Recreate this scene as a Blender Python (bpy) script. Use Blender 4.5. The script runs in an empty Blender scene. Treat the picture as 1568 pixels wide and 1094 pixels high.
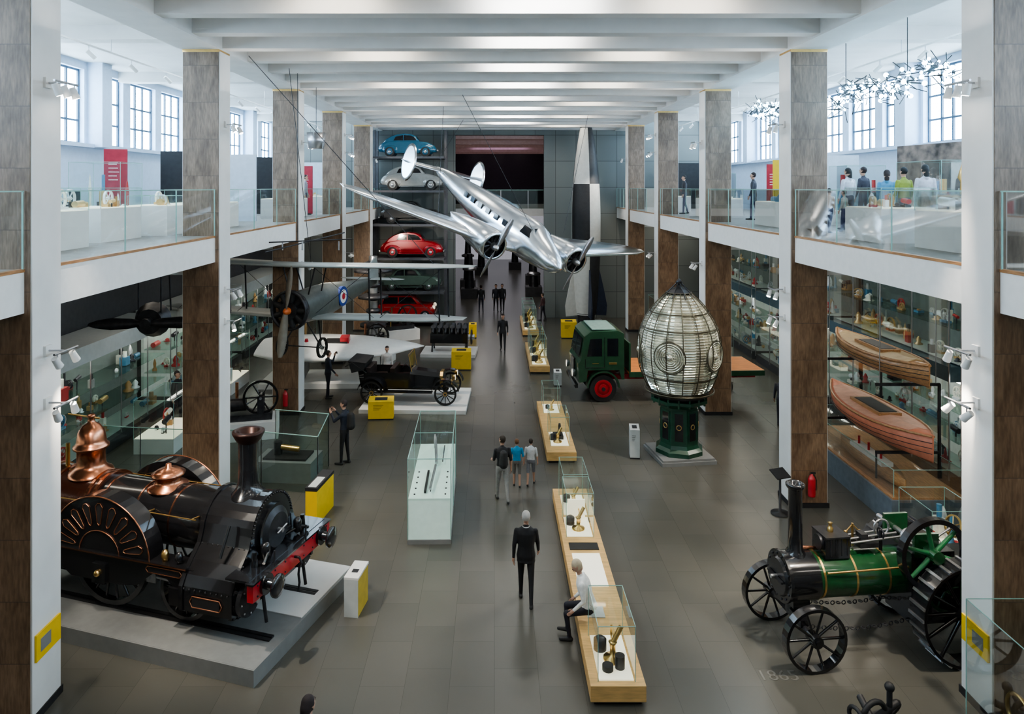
import bpy, math, random
import numpy as np
from mathutils import Vector, Matrix, Euler
random.seed(7)
pi=math.pi
sc=bpy.context.scene
# ---------------------------------------------------------------- materials
MATS={}
def mat(name,c,rough=.5,metal=0,ns=6,na=.12,em=0,emc=None,bump=0,coat=0,stretch=None,spec=None):
    if name in MATS: return MATS[name]
    m=bpy.data.materials.new(name); m.use_nodes=True
    nt=m.node_tree; b=nt.nodes['Principled BSDF']
    b.inputs['Roughness'].default_value=rough; b.inputs['Metallic'].default_value=metal
    if coat: b.inputs['Coat Weight'].default_value=coat; b.inputs['Coat Roughness'].default_value=.05
    tc=nt.nodes.new('ShaderNodeTexCoord'); n=nt.nodes.new('ShaderNodeTexNoise'); n.inputs['Scale'].default_value=ns
    n.inputs['Detail'].default_value=3
    mp=nt.nodes.new('ShaderNodeMapping')
    if stretch: mp.inputs['Scale'].default_value=stretch
    nt.links.new(tc.outputs['Object'],mp.inputs[0]); nt.links.new(mp.outputs[0],n.inputs['Vector'])
    r=nt.nodes.new('ShaderNodeValToRGB'); r.color_ramp.elements[0].position=.3; r.color_ramp.elements[1].position=.7
    r.color_ramp.elements[0].color=(*[x*(1-na) for x in c],1); r.color_ramp.elements[1].color=(*[min(1,x*(1+na)) for x in c],1)
    nt.links.new(n.outputs[0],r.inputs[0]); nt.links.new(r.outputs[0],b.inputs['Base Color'])
    if bump:
        bp=nt.nodes.new('ShaderNodeBump'); bp.inputs['Strength'].default_value=bump; bp.inputs['Distance'].default_value=.02
        nt.links.new(n.outputs[0],bp.inputs['Height']); nt.links.new(bp.outputs[0],b.inputs['Normal'])
    if em:
        b.inputs['Emission Color'].default_value=(*(emc or c),1); b.inputs['Emission Strength'].default_value=em
    MATS[name]=m; return m
def glassmat(name,tint,base=.05,amt=.5):
    m=bpy.data.materials.new(name); m.use_nodes=True; nt=m.node_tree; nt.nodes.clear()
    o=nt.nodes.new('ShaderNodeOutputMaterial'); mx=nt.nodes.new('ShaderNodeMixShader')
    t=nt.nodes.new('ShaderNodeBsdfTransparent'); t.inputs[0].default_value=(*tint,1)
    g=nt.nodes.new('ShaderNodeBsdfGlossy'); g.inputs['Roughness'].default_value=.03
    lw=nt.nodes.new('ShaderNodeLayerWeight'); lw.inputs[0].default_value=.25
    ma=nt.nodes.new('ShaderNodeMath'); ma.operation='MULTIPLY_ADD'; ma.inputs[1].default_value=amt; ma.inputs[2].default_value=base
    nt.links.new(lw.outputs['Fresnel'],ma.inputs[0]); nt.links.new(ma.outputs[0],mx.inputs[0])
    nt.links.new(t.outputs[0],mx.inputs[1]); nt.links.new(g.outputs[0],mx.inputs[2]); nt.links.new(mx.outputs[0],o.inputs[0])
    MATS[name]=m; return m
WHITE=mat('white_plaster',(.74,.73,.71),.6,na=.04,ns=2)
CEIL=mat('ceiling_paint',(.7,.69,.67),.65,na=.05,ns=1.5)
FASC=mat('fascia_white',(.8,.79,.77),.5,na=.03)
BLACKP=mat('black_paint',(.012,.012,.014),.2,na=.2,coat=.7)
BLACK=mat('matt_black',(.02,.02,.022),.55,na=.2)
IRON=mat('dark_iron',(.05,.05,.055),.4,.6,na=.3)
STEEL=mat('steel',(.5,.5,.52),.3,.9)
ALU=mat('polished_aluminium',(.78,.84,.93),.24,1,ns=1.2,na=.12,bump=.08)
COPPER=mat('copper',(.56,.25,.15),.27,1)
BRASS=mat('brass',(.75,.5,.2),.28,1)
RED=mat('red_paint',(.45,.02,.03),.3,na=.1,coat=.3)
DGREEN=mat('dark_green_paint',(.012,.06,.035),.3,na=.2,coat=.4)
TGREEN=mat('engine_green_paint',(.01,.065,.022),.22,na=.2,coat=.6)
YEL=mat('yellow_sign',(.8,.53,.02),.45,na=.04)
WOODB=mat('pale_wood',(.66,.42,.17),.4,ns=3,na=.18,stretch=(1,8,8))
WOODO=mat('orange_timber',(.6,.22,.06),.5,ns=3,na=.25,stretch=(1,8,1))
WOODD=mat('varnished_wood',(.38,.2,.09),.35,ns=4,na=.3,stretch=(8,1,8),coat=.3)
GREYP=mat('grey_plinth',(.22,.225,.225),.4,na=.06)
GREYT=mat('grey_plinth_top',(.22,.225,.225),.3,na=.08)
LGREY=mat('light_grey_panel',(.5,.53,.52),.4,na=.05)
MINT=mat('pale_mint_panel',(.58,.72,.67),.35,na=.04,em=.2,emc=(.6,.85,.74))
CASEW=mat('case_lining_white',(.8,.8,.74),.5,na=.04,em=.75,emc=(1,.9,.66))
GLASS=glassmat('clear_glass',(.95,.985,.97),.03,.4)
GLASSG=glassmat('green_edge_glass',(.76,.88,.84),.07,.45)
GEDGE=mat('glass_edge',(.3,.5,.45),.15,na=.1)
TYRE=mat('rubber',(.02,.02,.02),.7,na=.2)
DWIN=mat('dark_window',(.01,.012,.016),.08,na=.1)
SKIN=mat('skin',(.5,.3,.22),.5,na=.06,ns=20)
EMIS=mat('lamp_lens',(1,1,1),.3,na=0,em=40,emc=(1,.93,.82))
CARPET=mat('gallery_floor',(.3,.28,.26),.6)
DWALL=mat('dark_wall',(.06,.06,.063),.6)
def stone():
    m=bpy.data.materials.new('travertine_cladding'); m.use_nodes=True; nt=m.node_tree; L=nt.links.new
    b=nt.nodes['Principled BSDF']; b.inputs['Roughness'].default_value=.38
    g=nt.nodes.new('ShaderNodeNewGeometry'); sp=nt.nodes.new('ShaderNodeSeparateXYZ'); L(g.outputs['Position'],sp.inputs[0])
    dv=nt.nodes.new('ShaderNodeMath'); dv.operation='DIVIDE'; dv.inputs[1].default_value=.92; L(sp.outputs[2],dv.inputs[0])
    fl=nt.nodes.new('ShaderNodeMath'); fl.operation='FLOOR'; L(dv.outputs[0],fl.inputs[0])
    wn=nt.nodes.new('ShaderNodeTexWhiteNoise'); wn.noise_dimensions='1D'; L(fl.outputs[0],wn.inputs['W'])
    sc_=nt.nodes.new('ShaderNodeVectorMath'); sc_.operation='SCALE'; sc_.inputs['Scale'].default_value=20; L(wn.outputs['Color'],sc_.inputs[0])
    ad=nt.nodes.new('ShaderNodeVectorMath'); ad.operation='ADD'; L(g.outputs['Position'],ad.inputs[0]); L(sc_.outputs[0],ad.inputs[1])
    def nn(scale,src,det=6):
        mp=nt.nodes.new('ShaderNodeMapping'); mp.inputs['Scale'].default_value=scale
        n=nt.nodes.new('ShaderNodeTexNoise'); n.inputs['Scale'].default_value=1; n.inputs['Detail'].default_value=det
        L(src,mp.inputs[0]); L(mp.outputs[0],n.inputs['Vector']); return n
    n1=nn((3.5,3.5,1.2),ad.outputs[0],8); n2=nn((30,30,5),ad.outputs[0],8); n3=nn((.5,.5,.8),g.outputs['Position'],2)
    n1.inputs['Distortion'].default_value=.6
    mx=nt.nodes.new('ShaderNodeMix'); mx.data_type='FLOAT'; mx.inputs[0].default_value=.45
    L(n1.outputs[0],mx.inputs[2]); L(n2.outputs[0],mx.inputs[3])
    r=nt.nodes.new('ShaderNodeValToRGB'); e=r.color_ramp.elements
    e[0].position=.34; e[0].color=(.12,.086,.064,1); e[1].position=.66; e[1].color=(.31,.245,.195,1)
    x=r.color_ramp.elements.new(.5); x.color=(.205,.157,.123,1)
    L(mx.outputs[0],r.inputs[0])
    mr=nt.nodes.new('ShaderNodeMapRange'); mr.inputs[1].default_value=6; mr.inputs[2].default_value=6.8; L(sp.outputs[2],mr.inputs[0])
    tint=nt.nodes.new('ShaderNodeMix'); tint.data_type='RGBA'; tint.inputs[6].default_value=(1.0,.82,.64,1); tint.inputs[7].default_value=(1.0,.93,.86,1)  # warm lamplight on the lower stone is put into its colour by height
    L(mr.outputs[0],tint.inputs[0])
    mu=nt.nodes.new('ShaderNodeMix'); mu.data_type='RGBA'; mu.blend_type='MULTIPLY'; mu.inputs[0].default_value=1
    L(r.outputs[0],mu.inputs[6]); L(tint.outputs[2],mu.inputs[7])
    mu3=nt.nodes.new('ShaderNodeMix'); mu3.data_type='RGBA'; mu3.blend_type='OVERLAY'; mu3.inputs[0].default_value=.35
    L(mu.outputs[2],mu3.inputs[6]); L(n3.outputs[0],mu3.inputs[7])
    md=nt.nodes.new('ShaderNodeMath'); md.operation='MODULO'; md.inputs[1].default_value=.92; L(sp.outputs[2],md.inputs[0])
    lt=nt.nodes.new('ShaderNodeMath'); lt.operation='LESS_THAN'; lt.inputs[1].default_value=.01; L(md.outputs[0],lt.inputs[0])
    mj=nt.nodes.new('ShaderNodeMix'); mj.data_type='RGBA'; mj.inputs[7].default_value=(.095,.072,.056,1)
    L(lt.outputs[0],mj.inputs[0]); L(mu3.outputs[2],mj.inputs[6]); L(mj.outputs[2],b.inputs['Base Color'])
    return m
STONE=stone()
def floormat():
    m=bpy.data.materials.new('stone_floor_tiles'); m.use_nodes=True; nt=m.node_tree; L=nt.links.new
    b=nt.nodes['Principled BSDF']
    g=nt.nodes.new('ShaderNodeNewGeometry'); mp=nt.nodes.new('ShaderNodeMapping'); mp.inputs['Rotation'].default_value=(0,0,pi/2)
    L(g.outputs['Position'],mp.inputs[0])
    br=nt.nodes.new('ShaderNodeTexBrick'); br.offset=.37; br.inputs['Scale'].default_value=1; br.inputs['Brick Width'].default_value=1.15; br.inputs['Row Height'].default_value=.72
    br.inputs['Mortar Size'].default_value=.003; br.inputs['Color1'].default_value=(.088,.087,.075,1); br.inputs['Color2'].default_value=(.104,.1,.086,1); br.inputs['Mortar'].default_value=(.06,.059,.052,1)
    L(mp.outputs[0],br.inputs[0])
    n=nt.nodes.new('ShaderNodeTexNoise'); n.inputs['Scale'].default_value=.5; n.inputs['Detail'].default_value=2; L(g.outputs['Position'],n.inputs[0])
    mx=nt.nodes.new('ShaderNodeMix'); mx.data_type='RGBA'; mx.blend_type='OVERLAY'; mx.inputs[0].default_value=.15
    L(br.outputs[0],mx.inputs[6]); L(n.outputs[0],mx.inputs[7]); L(mx.outputs[2],b.inputs['Base Color'])
    b.inputs['Roughness'].default_value=.26
    return m
FLOOR=floormat()
# ---------------------------------------------------------------- builder
class B:
    def __init__(s,name): s.name=name; s.v=[];s.f=[];s.mi=[];s.sm=[];s.mats=[];s.M=Matrix.Identity(4)
    def idx(s,m):
        if m not in s.mats: s.mats.append(m)
        return s.mats.index(m)
    def add(s,vs,fs,m,smooth=False):
        o=len(s.v); s.v+=[tuple(s.M@Vector(p)) for p in vs]; i=s.idx(m)
        for f in fs: s.f.append([o+k for k in f]); s.mi.append(i); s.sm.append(smooth)
    def box(s,x0,x1,y0,y1,z0,z1,m,rot=None):
        vs=[(x,y,z) for z in(z0,z1) for y in(y0,y1) for x in(x0,x1)]
        if rot is not None:
            c=Vector(((x0+x1)/2,(y0+y1)/2,(z0+z1)/2)); R=Euler(rot).to_matrix()
            vs=[tuple(c+R@(Vector(v)-c)) for v in vs]
        s.add(vs,[(0,2,3,1),(4,5,7,6),(0,1,5,4),(2,6,7,3),(0,4,6,2),(1,3,7,5)],m)
    def bx(s,c,d,m,rot=None): s.box(c[0]-d[0]/2,c[0]+d[0]/2,c[1]-d[1]/2,c[1]+d[1]/2,c[2]-d[2]/2,c[2]+d[2]/2,m,rot)
    def frame(s,a,b):
        a=Vector(a);b=Vector(b); d=(b-a).normalized()
        if abs(d.z)<.9: u=d.cross(Vector((0,0,1))).normalized()
        else: u=Vector((1,0,0))-(d.x*d); u.normalize()
        return a,b,d,u,d.cross(u)
    def cyl(s,a,b,r1,m,r2=None,n=16,smooth=True,cap=True):
        if r2 is None:r2=r1
        a,b,d,u,w=s.frame(a,b); vs=[];fs=[]
        for p,r in((a,r1),(b,r2)):
            for i in range(n):
                t=2*pi*i/n; vs.append(tuple(p+r*(math.cos(t)*u+math.sin(t)*w)))
        for i in range(n): fs.append((i,(i+1)%n,n+(i+1)%n,n+i))
        s.add(vs,fs,m,smooth)
        if cap: s.add(vs,[list(range(n))[::-1],list(range(n,2*n))],m)
    def lathe(s,prof,c,m,n=24,axis=(0,0,1),smooth=True):
        c=Vector(c); _,_,d,u,w=s.frame(c,c+Vector(axis)); vs=[];fs=[]
        for r,z in prof:
            for i in range(n):
                t=2*pi*i/n; vs.append(tuple(c+d*z+r*(math.cos(t)*u+math.sin(t)*w)))
        for j in range(len(prof)-1):
            for i in range(n): fs.append((j*n+i,j*n+(i+1)%n,(j+1)*n+(i+1)%n,(j+1)*n+i))
        s.add(vs,fs,m,smooth)
    def sph(s,c,r,m,n=14,k=9,smooth=True):
        if not hasattr(r,'__len__'): r=(r,r,r)
        vs=[];fs=[]
        for j in range(k+1):
            a=pi*j/k
            for i in range(n):
                t=2*pi*i/n; vs.append((c[0]+r[0]*math.sin(a)*math.cos(t),c[1]+r[1]*math.sin(a)*math.sin(t),c[2]-r[2]*math.cos(a)))
        for j in range(k):
            for i in range(n): fs.append((j*n+i,j*n+(i+1)%n,(j+1)*n+(i+1)%n,(j+1)*n+i))
        s.add(vs,fs,m,smooth)
    def tor(s,c,R,r,m,axis=(0,0,1),n=32,k=8,a0=0,a1=2*pi,flat=1):
        c=Vector(c); _,_,d,u,w=s.frame(c,c+Vector(axis)); vs=[];fs=[]
        full=abs(a1-a0-2*pi)<1e-6; nn=n if full else n+1
        for i in range(nn):
            t=a0+(a1-a0)*i/n; e=math.cos(t)*u+math.sin(t)*w
            for j in range(k):
                q=2*pi*j/k; vs.append(tuple(c+e*(R+r*math.cos(q))+d*r*flat*math.sin(q)))
        for i in range(n):
            i2=(i+1)%nn if full else i+1
            for j in range(k): fs.append((i*k+j,i2*k+j,i2*k+(j+1)%k,i*k+(j+1)%k))
        s.add(vs,fs,m,True)
    def tube(s,pts,r,m,n=8):
        for a,b in zip(pts[:-1],pts[1:]): s.cyl(a,b,r,m,n=n)
    def loft(s,secs,m,smooth=True,cap=True):
        n=len(secs[0]); vs=[tuple(p) for q in secs for p in q]; fs=[]
        for j in range(len(secs)-1):
            for i in range(n): fs.append((j*n+i,j*n+(i+1)%n,(j+1)*n+(i+1)%n,(j+1)*n+i))
        s.add(vs,fs,m,smooth)
        if cap: s.add(list(secs[0]),[list(range(n))[::-1]],m); s.add(list(secs[-1]),[list(range(n))],m)
    def ext(s,poly,axis,a,b,m):
        def P(u,v,t): return (t,u,v) if axis=='x' else ((u,t,v) if axis=='y' else (u,v,t))
        s.loft([[P(u,v,a) for u,v in poly],[P(u,v,b) for u,v in poly]],m,False)
    def ring(s,c,ro,ri,w,m,axis=(0,1,0),n=36):
        s.lathe([(ri,-w/2),(ro,-w/2),(ro,w/2),(ri,w/2),(ri,-w/2)],c,m,n,axis,False)
    def wheel(s,c,R,w,nsp,mr,ms,axis=(0,1,0),rim=.07,hub=.1,sr=.022,hubm=None,phase=0):
        c=Vector(c); s.ring(c,R,R-rim,w,mr,axis)
        _,_,d,u,v=s.frame(c,c+Vector(axis))
        s.cyl(c-d*w*.7,c+d*w*.7,hub,hubm or ms,n=14); s.cyl(c-d*w*.9,c+d*w*.9,hub*.45,mr,n=10)
        for i in range(nsp):
            t=2*pi*i/nsp+phase; e=math.cos(t)*u+math.sin(t)*v; s.cyl(c+e*hub*.8,c+e*(R-rim*.5),sr,ms,r2=sr*.85,n=6)
    def done(s,loc=(0,0,0),rz=0,rot=None,bevel=0):
        me=bpy.data.meshes.new(s.name); me.from_pydata(s.v,[],s.f)
        for m in s.mats: me.materials.append(m)
        me.polygons.foreach_set('material_index',s.mi); me.polygons.foreach_set('use_smooth',s.sm); me.update()
        o=bpy.data.objects.new(s.name,me); sc.collection.objects.link(o); o.location=loc
        o.rotation_euler=rot if rot else (0,0,rz)
        if bevel:
            md=o.modifiers.new('bevel','BEVEL'); md.width=bevel; md.segments=2; md.limit_method='ANGLE'
        return o
def D(a): return math.radians(a)
# ---------------------------------------------------------------- room
XL,XR=-6.87,7.40; CW=.92; CD=.72; S=7.28; Y0=10.65
COLY=[Y0+S*k for k in range(-2,5)]
OXL,OXR=-13.2,13.8; YB=-6; YE=44
b=B('floor'); b.box(OXL-.4,OXR+.4,YB,80,-.3,0,FLOOR); b.done()
b=B('ceiling'); b.box(OXL,OXR,YB,YE,12.05,12.3,CEIL)
for i in range(27):
    y=10.65+.36+1.82*(i-8)
    if y<YE: b.box(XL,XR,y-.2,y+.2,11.5,12.05,CEIL)
b.box(XL-CW-.05,XL+.02,YB,YE,11.45,12.05,CEIL); b.box(XR-.02,XR+CW+.05,YB,YE,11.45,12.05,CEIL)
for X0,X1 in((OXL,XL-CW),(XR+CW,OXR)):
    for y in COLY: b.box(X0,X1,y,y+.5,11.7,12.05,CEIL)
b.done()
for X in(-9.6,10.2):
    b=B('lighting_track'); b.box(X-.02,X+.02,4,43,11.35,11.39,WHITE)
    for y in range(5,43,2):
        b.cyl((X,y,11.36),(X,y,11.2),.012,STEEL,n=6); b.cyl((X,y-.08,11.22),(X+(.12 if X<0 else -.12),y+.06,11.06),.05,WHITE,n=10)
    for y in range(6,43,6): b.cyl((X,y,11.38),(X,y,12.04),.01,STEEL,n=6)
    b.done()
for sgn in(-1,1):
    for y in COLY:
        xi=XL if sgn<0 else XR; xo=xi+sgn*CW
        b=B('column'); a,c=min(xi,xo),max(xi,xo)
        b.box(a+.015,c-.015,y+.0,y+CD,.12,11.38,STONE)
        b.box(min(xi-sgn*.012,xi+sgn*.03),max(xi-sgn*.012,xi+sgn*.03),y+.012,y+CD-.01,.12,11.4,WHITE)
        b.box(min(xo-sgn*.03,xo),max(xo-sgn*.03,xo),y+.012,y+CD-.01,.12,11.4,WHITE)
        b.box(a-.03,c+.03,y-.03,y+CD+.03,0,.12,BLACK)
        b.box(a,c,y,y+CD,11.38,11.45,BRASS)
        b.done()
for nm,X0,X1 in(('gallery_deck_left',OXL,XL-.13),('gallery_deck_right',XR+.13,OXR)):
    b=B(nm); 
    b.box(X0,X1,YB,YE,6.16,6.72,FASC); b.box(X0,X1,YB,YE,6.72,6.78,CARPET)
    e=X1 if X0<0 else X0; sg=1 if X0<0 else -1
    b.box(min(e,e+sg*.03),max(e,e+sg*.03),YB,YE,6.13,6.74,FASC)
    b.box(min(e-sg*.06,e+sg*.04),max(e-sg*.06,e+sg*.04),YB,YE,6.74,6.79,WOODD)
    for y in COLY: b.box(X0,X1-.02 if X0<0 else X1,y+.1,y+.6,5.8,6.16,WHITE) if X0<0 else b.box(X0+.02,X1,y+.1,y+.6,5.8,6.16,WHITE)
    b.done()
for sgn,e in((-1,XL-.1),(1,XR+.1)):
    for k in range(len(COLY)):
        y0=COLY[k]+CD+.02; y1=(COLY[k+1] if k+1<len(COLY) else YE)-.02
        b=B('glass_balustrade'); n=3
        for i in range(n):
            a=y0+(y1-y0)*i/n+.015; c=y0+(y1-y0)*(i+1)/n-.015
            b.add([(e,a,6.8),(e,c,6.8),(e,c,7.93),(e,a,7.93)],[(0,1,2,3)],GLASS)
        b.box(e-.012,e+.012,y0,y1,7.93,7.95,GEDGE)
        for i in range(n+1):
            a=y0+(y1-y0)*i/n; a=min(max(a,y0+.02),y1-.02); b.box(e-.012,e+.012,a-.006,a+.006,6.78,7.93,GEDGE)
        b.done()
WIN=mat('daylight_blind',(.8,.9,1),.5,na=.05,em=17,emc=(.62,.83,1))
WFR=mat('window_frame',(.06,.1,.15),.5)
UWALL=mat('upper_wall',(.55,.66,.8),.6,na=.04)
nwi=0
for sgn,xo,nm in((-1,OXL,'left'),(1,OXR,'right')):
    b=B('wall_'+nm); a,c=(xo-.4,xo) if sgn<0 else (xo,xo+.4)
    b.box(a,c,YB,YE,0,6.2,DWALL); b.box(a,c,YB,YE,6.2,9.4,UWALL); b.box(a,c,YB,YE,11.8,12.3,UWALL)
    st=2.427; y=YB; wn=[]
    k=0
    while y<YE-.5:
        wide=.5 if k%3 else .9
        b.box(a,c,y,y+wide,9.4,11.8,UWALL)
        if k%3==0: 
            aa,cc=(xo,xo+.5) if sgn<0 else (xo-.5,xo); b.box(aa,cc,y+.15,y+wide-.15,9.3,12.05,UWALL)
        wn.append((y+wide,min(y+st,YE))); y+=st; k+=1
    aa,cc=(xo,xo+.25) if sgn<0 else (xo-.25,xo); b.box(aa,cc,YB,YE,9.28,9.4,UWALL)
    b.done()
    for (y0,y1) in wn:
        nwi+=1; w=B('window_%d'%nwi)
        xx=xo+sgn*.25; w.box(xx-.02,xx+.02,y0,y1,9.4,11.8,WIN)
        x2=xx-sgn*.06
        for yy in(y0+.03,(y0+y1)/2-.28,(y0+y1)/2+.28,y1-.03): w.box(x2-.03,x2+.03,yy-.035,yy+.035,9.4,11.8,WFR)
        for zz in(9.43,10.15,10.9,11.77): w.box(x2-.025,x2+.025,y0,y1,zz-.03,zz+.03,WFR)
        w.done()
b=B('wall_back'); b.box(OXL-.5,OXR+.5,YB-.3,YB,0,12.3,WHITE); b.done()
def panelwall():
    m=bpy.data.materials.new('panelled_grey_wall'); m.use_nodes=True; nt=m.node_tree; L=nt.links.new; bb=nt.nodes['Principled BSDF']; bb.inputs['Roughness'].default_value=.5
    g=nt.nodes.new('ShaderNodeNewGeometry'); mp=nt.nodes.new('ShaderNodeMapping'); mp.inputs['Rotation'].default_value=(pi/2,0,0); L(g.outputs['Position'],mp.inputs[0])
    br=nt.nodes.new('ShaderNodeTexBrick'); br.offset=0; br.inputs['Scale'].default_value=1; br.inputs['Brick Width'].default_value=1.25; br.inputs['Row Height'].default_value=1.6; br.inputs['Mortar Size'].default_value=.015
    br.inputs['Color1'].default_value=(.14,.155,.15,1); br.inputs['Color2'].default_value=(.17,.185,.175,1); br.inputs['Mortar'].default_value=(.055,.06,.058,1)
    L(mp.outputs[0],br.inputs[0]); L(br.outputs[0],bb.inputs['Base Color']); return m
PW=panelwall()
b=B('wall_end'); b.box(OXL-.5,-2.4,YE,YE+.5,0,12.3,PW); b.box(3.05,OXR+.5,YE,YE+.5,0,12.3,PW); b.box(-2.4,3.05,YE,YE+.5,11.2,12.3,PW); b.done()
PINK=mat('far_ceiling',(.3,.21,.2),.6,em=.05,emc=(1,.6,.55)); PURP=mat('purple_wall',(.02,.014,.028),.6)  # far ceiling: faint pink light put in as emission, not a lamp
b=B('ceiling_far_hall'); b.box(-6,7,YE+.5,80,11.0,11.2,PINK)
for i in range(8):
    b.box(-6,7,46+i*3.2,46.4+i*3.2,10.75,11,PINK)
    for x in(-1.6,.3,2.2): b.cyl((x,46.9+i*3.2,10.95),(x,46.9+i*3.2,11.0),.07,EMIS,n=10)
b.done()
b=B('wall_far_upper'); b.box(-6,7,60.8,61,6.6,11,PURP); b.done()
b=B('wall_far_left'); b.box(-6.3,-6,YE+.5,80,0,11.2,DWALL); b.done()
b=B('wall_far_right'); b.box(7,7.3,YE+.5,80,0,11.2,DWALL); b.done()
b=B('wall_far_end'); b.box(-6,7,79.7,80,0,11,mat('glowing_far_wall',(.3,.3,.33),.6,em=.3,emc=(.9,.9,1))); b.done()  # wall itself glows; brightness of the passage put in as emission
b=B('footbridge'); b.box(-5.95,6.95,47.5,60.7,6.1,6.6,FASC); b.box(-5.95,6.95,47.45,47.47,6.6,7.8,GLASSG); b.box(-5.95,6.95,47.4,47.5,7.8,7.85,GEDGE)
for i in range(7): b.box(-5+i*1.8,-4.95+i*1.8,47.42,47.5,6.6,7.8,STEEL)
for x in(-5.5,6.5): b.box(x-.2,x+.2,50,50.4,0,6.1,DWALL)
for y in(50,53,56,59):
    for x in(-1,1.2): b.cyl((x,y,6.06),(x,y,6.1),.1,EMIS,n=10)
b.done()
b=B('far_hall_exhibits')
for i,(x,y,h) in enumerate(((-1.8,52,3.2),(-2.1,57,4),(2.9,53,2.4),(3.2,60,4.2),(-1.2,66,3.4),(2.0,70,3.0))):
    b.box(x-.6,x+.6,y-.6,y+.6,0,.7,DWALL); b.cyl((x,y,.7),(x,y,h),.35,IRON,r2=.2); b.lathe([(.1,0),(.5,.1),(.5,.25),(.1,.4)],(x,y,h*.6),STEEL,14)
b.done()
# ---------------------------------------------------------------- lights
def spot(name,loc,tgt,w,ang=60,col=(1,.9,.78),size=.06,blend=.6):
    l=bpy.data.lights.new(name,'SPOT'); l.energy=w; l.spot_size=D(ang); l.spot_blend=blend; l.color=col; l.shadow_soft_size=size
    o=bpy.data.objects.new(name,l); sc.collection.objects.link(o); o.location=loc
    o.rotation_euler=(Vector(tgt)-Vector(loc)).to_track_quat('-Z','Y').to_euler(); return o
def area(name,loc,tgt,w,sx,sy,col=(1,1,1)):
    l=bpy.data.lights.new(name,'AREA'); l.shape='RECTANGLE'; l.size=sx; l.size_y=sy; l.energy=w; l.color=col
    o=bpy.data.objects.new(name,l); sc.collection.objects.link(o); o.location=loc
    o.rotation_euler=(Vector(tgt)-Vector(loc)).to_track_quat('-Z','Y').to_euler(); return o
for i in range(14):
    y=10.65+.36+1.82*2*(i-3)
    if y<YE-1: area('beam_uplight',(.9,y-.75,11.6),(.9,y,11.8),56,2.2,.1,(1,.99,.97))
for y in(2.8,8.3,13.7,19.2,24.7,30.1,35.6,41):
    for x in(-3.2,3.9): area('coffer_fill',(x,y+.1,12.0),(x,y+.1,0),50,1.6,.6,(1,.9,.76))  # added fill lamps, hidden between the beams to brighten the nave
for y in COLY[1:]: 
    for sgn in(-1,1):
        xi=XL if sgn<0 else XR; area('ceiling_fill',(xi-sgn*.35,y+.36,9.95),(xi-sgn*3.2,y+.36,12),26,.3,.3,(1,.96,.9))  # added unseen lamps that brighten the ceiling, without fittings of their own
for k in range(len(COLY)):
    y=COLY[k]+CD/2+S/2
    if y>YE-1: y=YE-1.6
    area('gallery_light',(-10,y,12.0),(-10,y,0),170,3.4,3.2,(.66,.83,1)); area('gallery_light',(10.7,y,12.0),(10.7,y,0),150,3.4,3.2,(.56,.77,1))
    area('soffit_light',(-10,y,6.1),(-10,y,0),30,3,.35,(1,.9,.76)); area('soffit_light',(10.6,y,6.1),(10.6,y,0),55,3,.35,(1,.93,.82))
area('far_hall_light',(0,52,6),(0,52,0),110,4,6,(1,.92,.9)); area('far_hall_light',(0,68,9),(0,68,0),260,6,8,(.95,.92,1)); area('far_hall_light',(.4,52,10.6),(.4,60,8),40,4,2,(.8,.6,1))
def fixture(sgn,y,z,tgt,w=0,n=2,ang=50,col=(1,.89,.75)):
    xi=(XL if sgn<0 else XR)-sgn*.012
    b=B('track_spotlight'); b.cyl((xi,y,z),(xi-sgn*.32,y,z),.015,STEEL); b.cyl((xi-sgn*.3,y-.3,z),(xi-sgn*.3,y+.3,z),.018,STEEL); b.bx((xi-sgn*.02,y,z),(.04,.16,.16),WHITE)
    for i in range(n):
        yy=y-.22+.44*i/max(1,n-1); c=Vector((xi-sgn*.3,yy,z-.14)); d=(Vector(tgt)-c).normalized()
        b.cyl(c+Vector((0,0,.14)),c,.01,STEEL); b.cyl(c-d*.1,c+d*.08,.045,WHITE,r2=.06); b.cyl(c+d*.081,c+d*.085,.045,EMIS)
    b.done()
    if w: spot('track_spot_lamp',(xi-sgn*.3,y,z-.34),tgt,w,ang,col)
fixture(-1,11.0,9.6,(-4.5,14,1),1900,3); fixture(1,11.0,9.6,(6,12.8,0),2000,3,38)
fixture(-1,11.0,5.5,(-6,14,1),380,2,80); fixture(-1,11.0,4.7,(-7,13.5,1),0,2); fixture(1,11.0,5.5,(7,13.5,1),380,2,80); fixture(1,11.0,4.7,(5,15,0),0,2)
fixture(-1,18.3,9.6,(-1.4,17,0),1500,2,38); fixture(1,18.3,9.6,(5.4,20.5,2),2100,2,36); fixture(-1,18.3,5.4,(-4.5,20,0),320,2,70); fixture(-1,18.3,4.6,(-4,14,0),0,1)
fixture(1,18.3,5.4,(4.6,16.6,0),550,2,48); fixture(1,18.3,4.7,(5,18,0),0,2)
fixture(-1,25.6,9.6,(-3,26.5,0),1400,2,38); fixture(1,25.6,9.6,(4.5,27,1),1200,2,38); fixture(-1,25.6,5.3,(-4.8,29.8,1),1100,2,60); fixture(1,25.6,5.3,(5,27.5,1),300,2,70)
fixture(-1,32.9,9.6,(1,31,5),1500,2,40,(.82,.91,1)); fixture(1,32.9,9.6,(1,33,5),1500,2,45,(.82,.91,1)); fixture(-1,32.9,5,(-4,40,2),700,2,80)
fixture(-1,40.2,9.6,(-5,42,5),200,1,90); fixture(1,40.2,9.6,(5.3,42,5),400,1,90)
fixture(1,32.9,5,(2,35,0),300,2,60); fixture(1,32.9,10.4,(-5,42.5,6),1500,2,38,(1,.95,.88)); fixture(-1,32.9,10.4,(5.4,42,5),900,2,38,(1,.96,.9))
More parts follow.
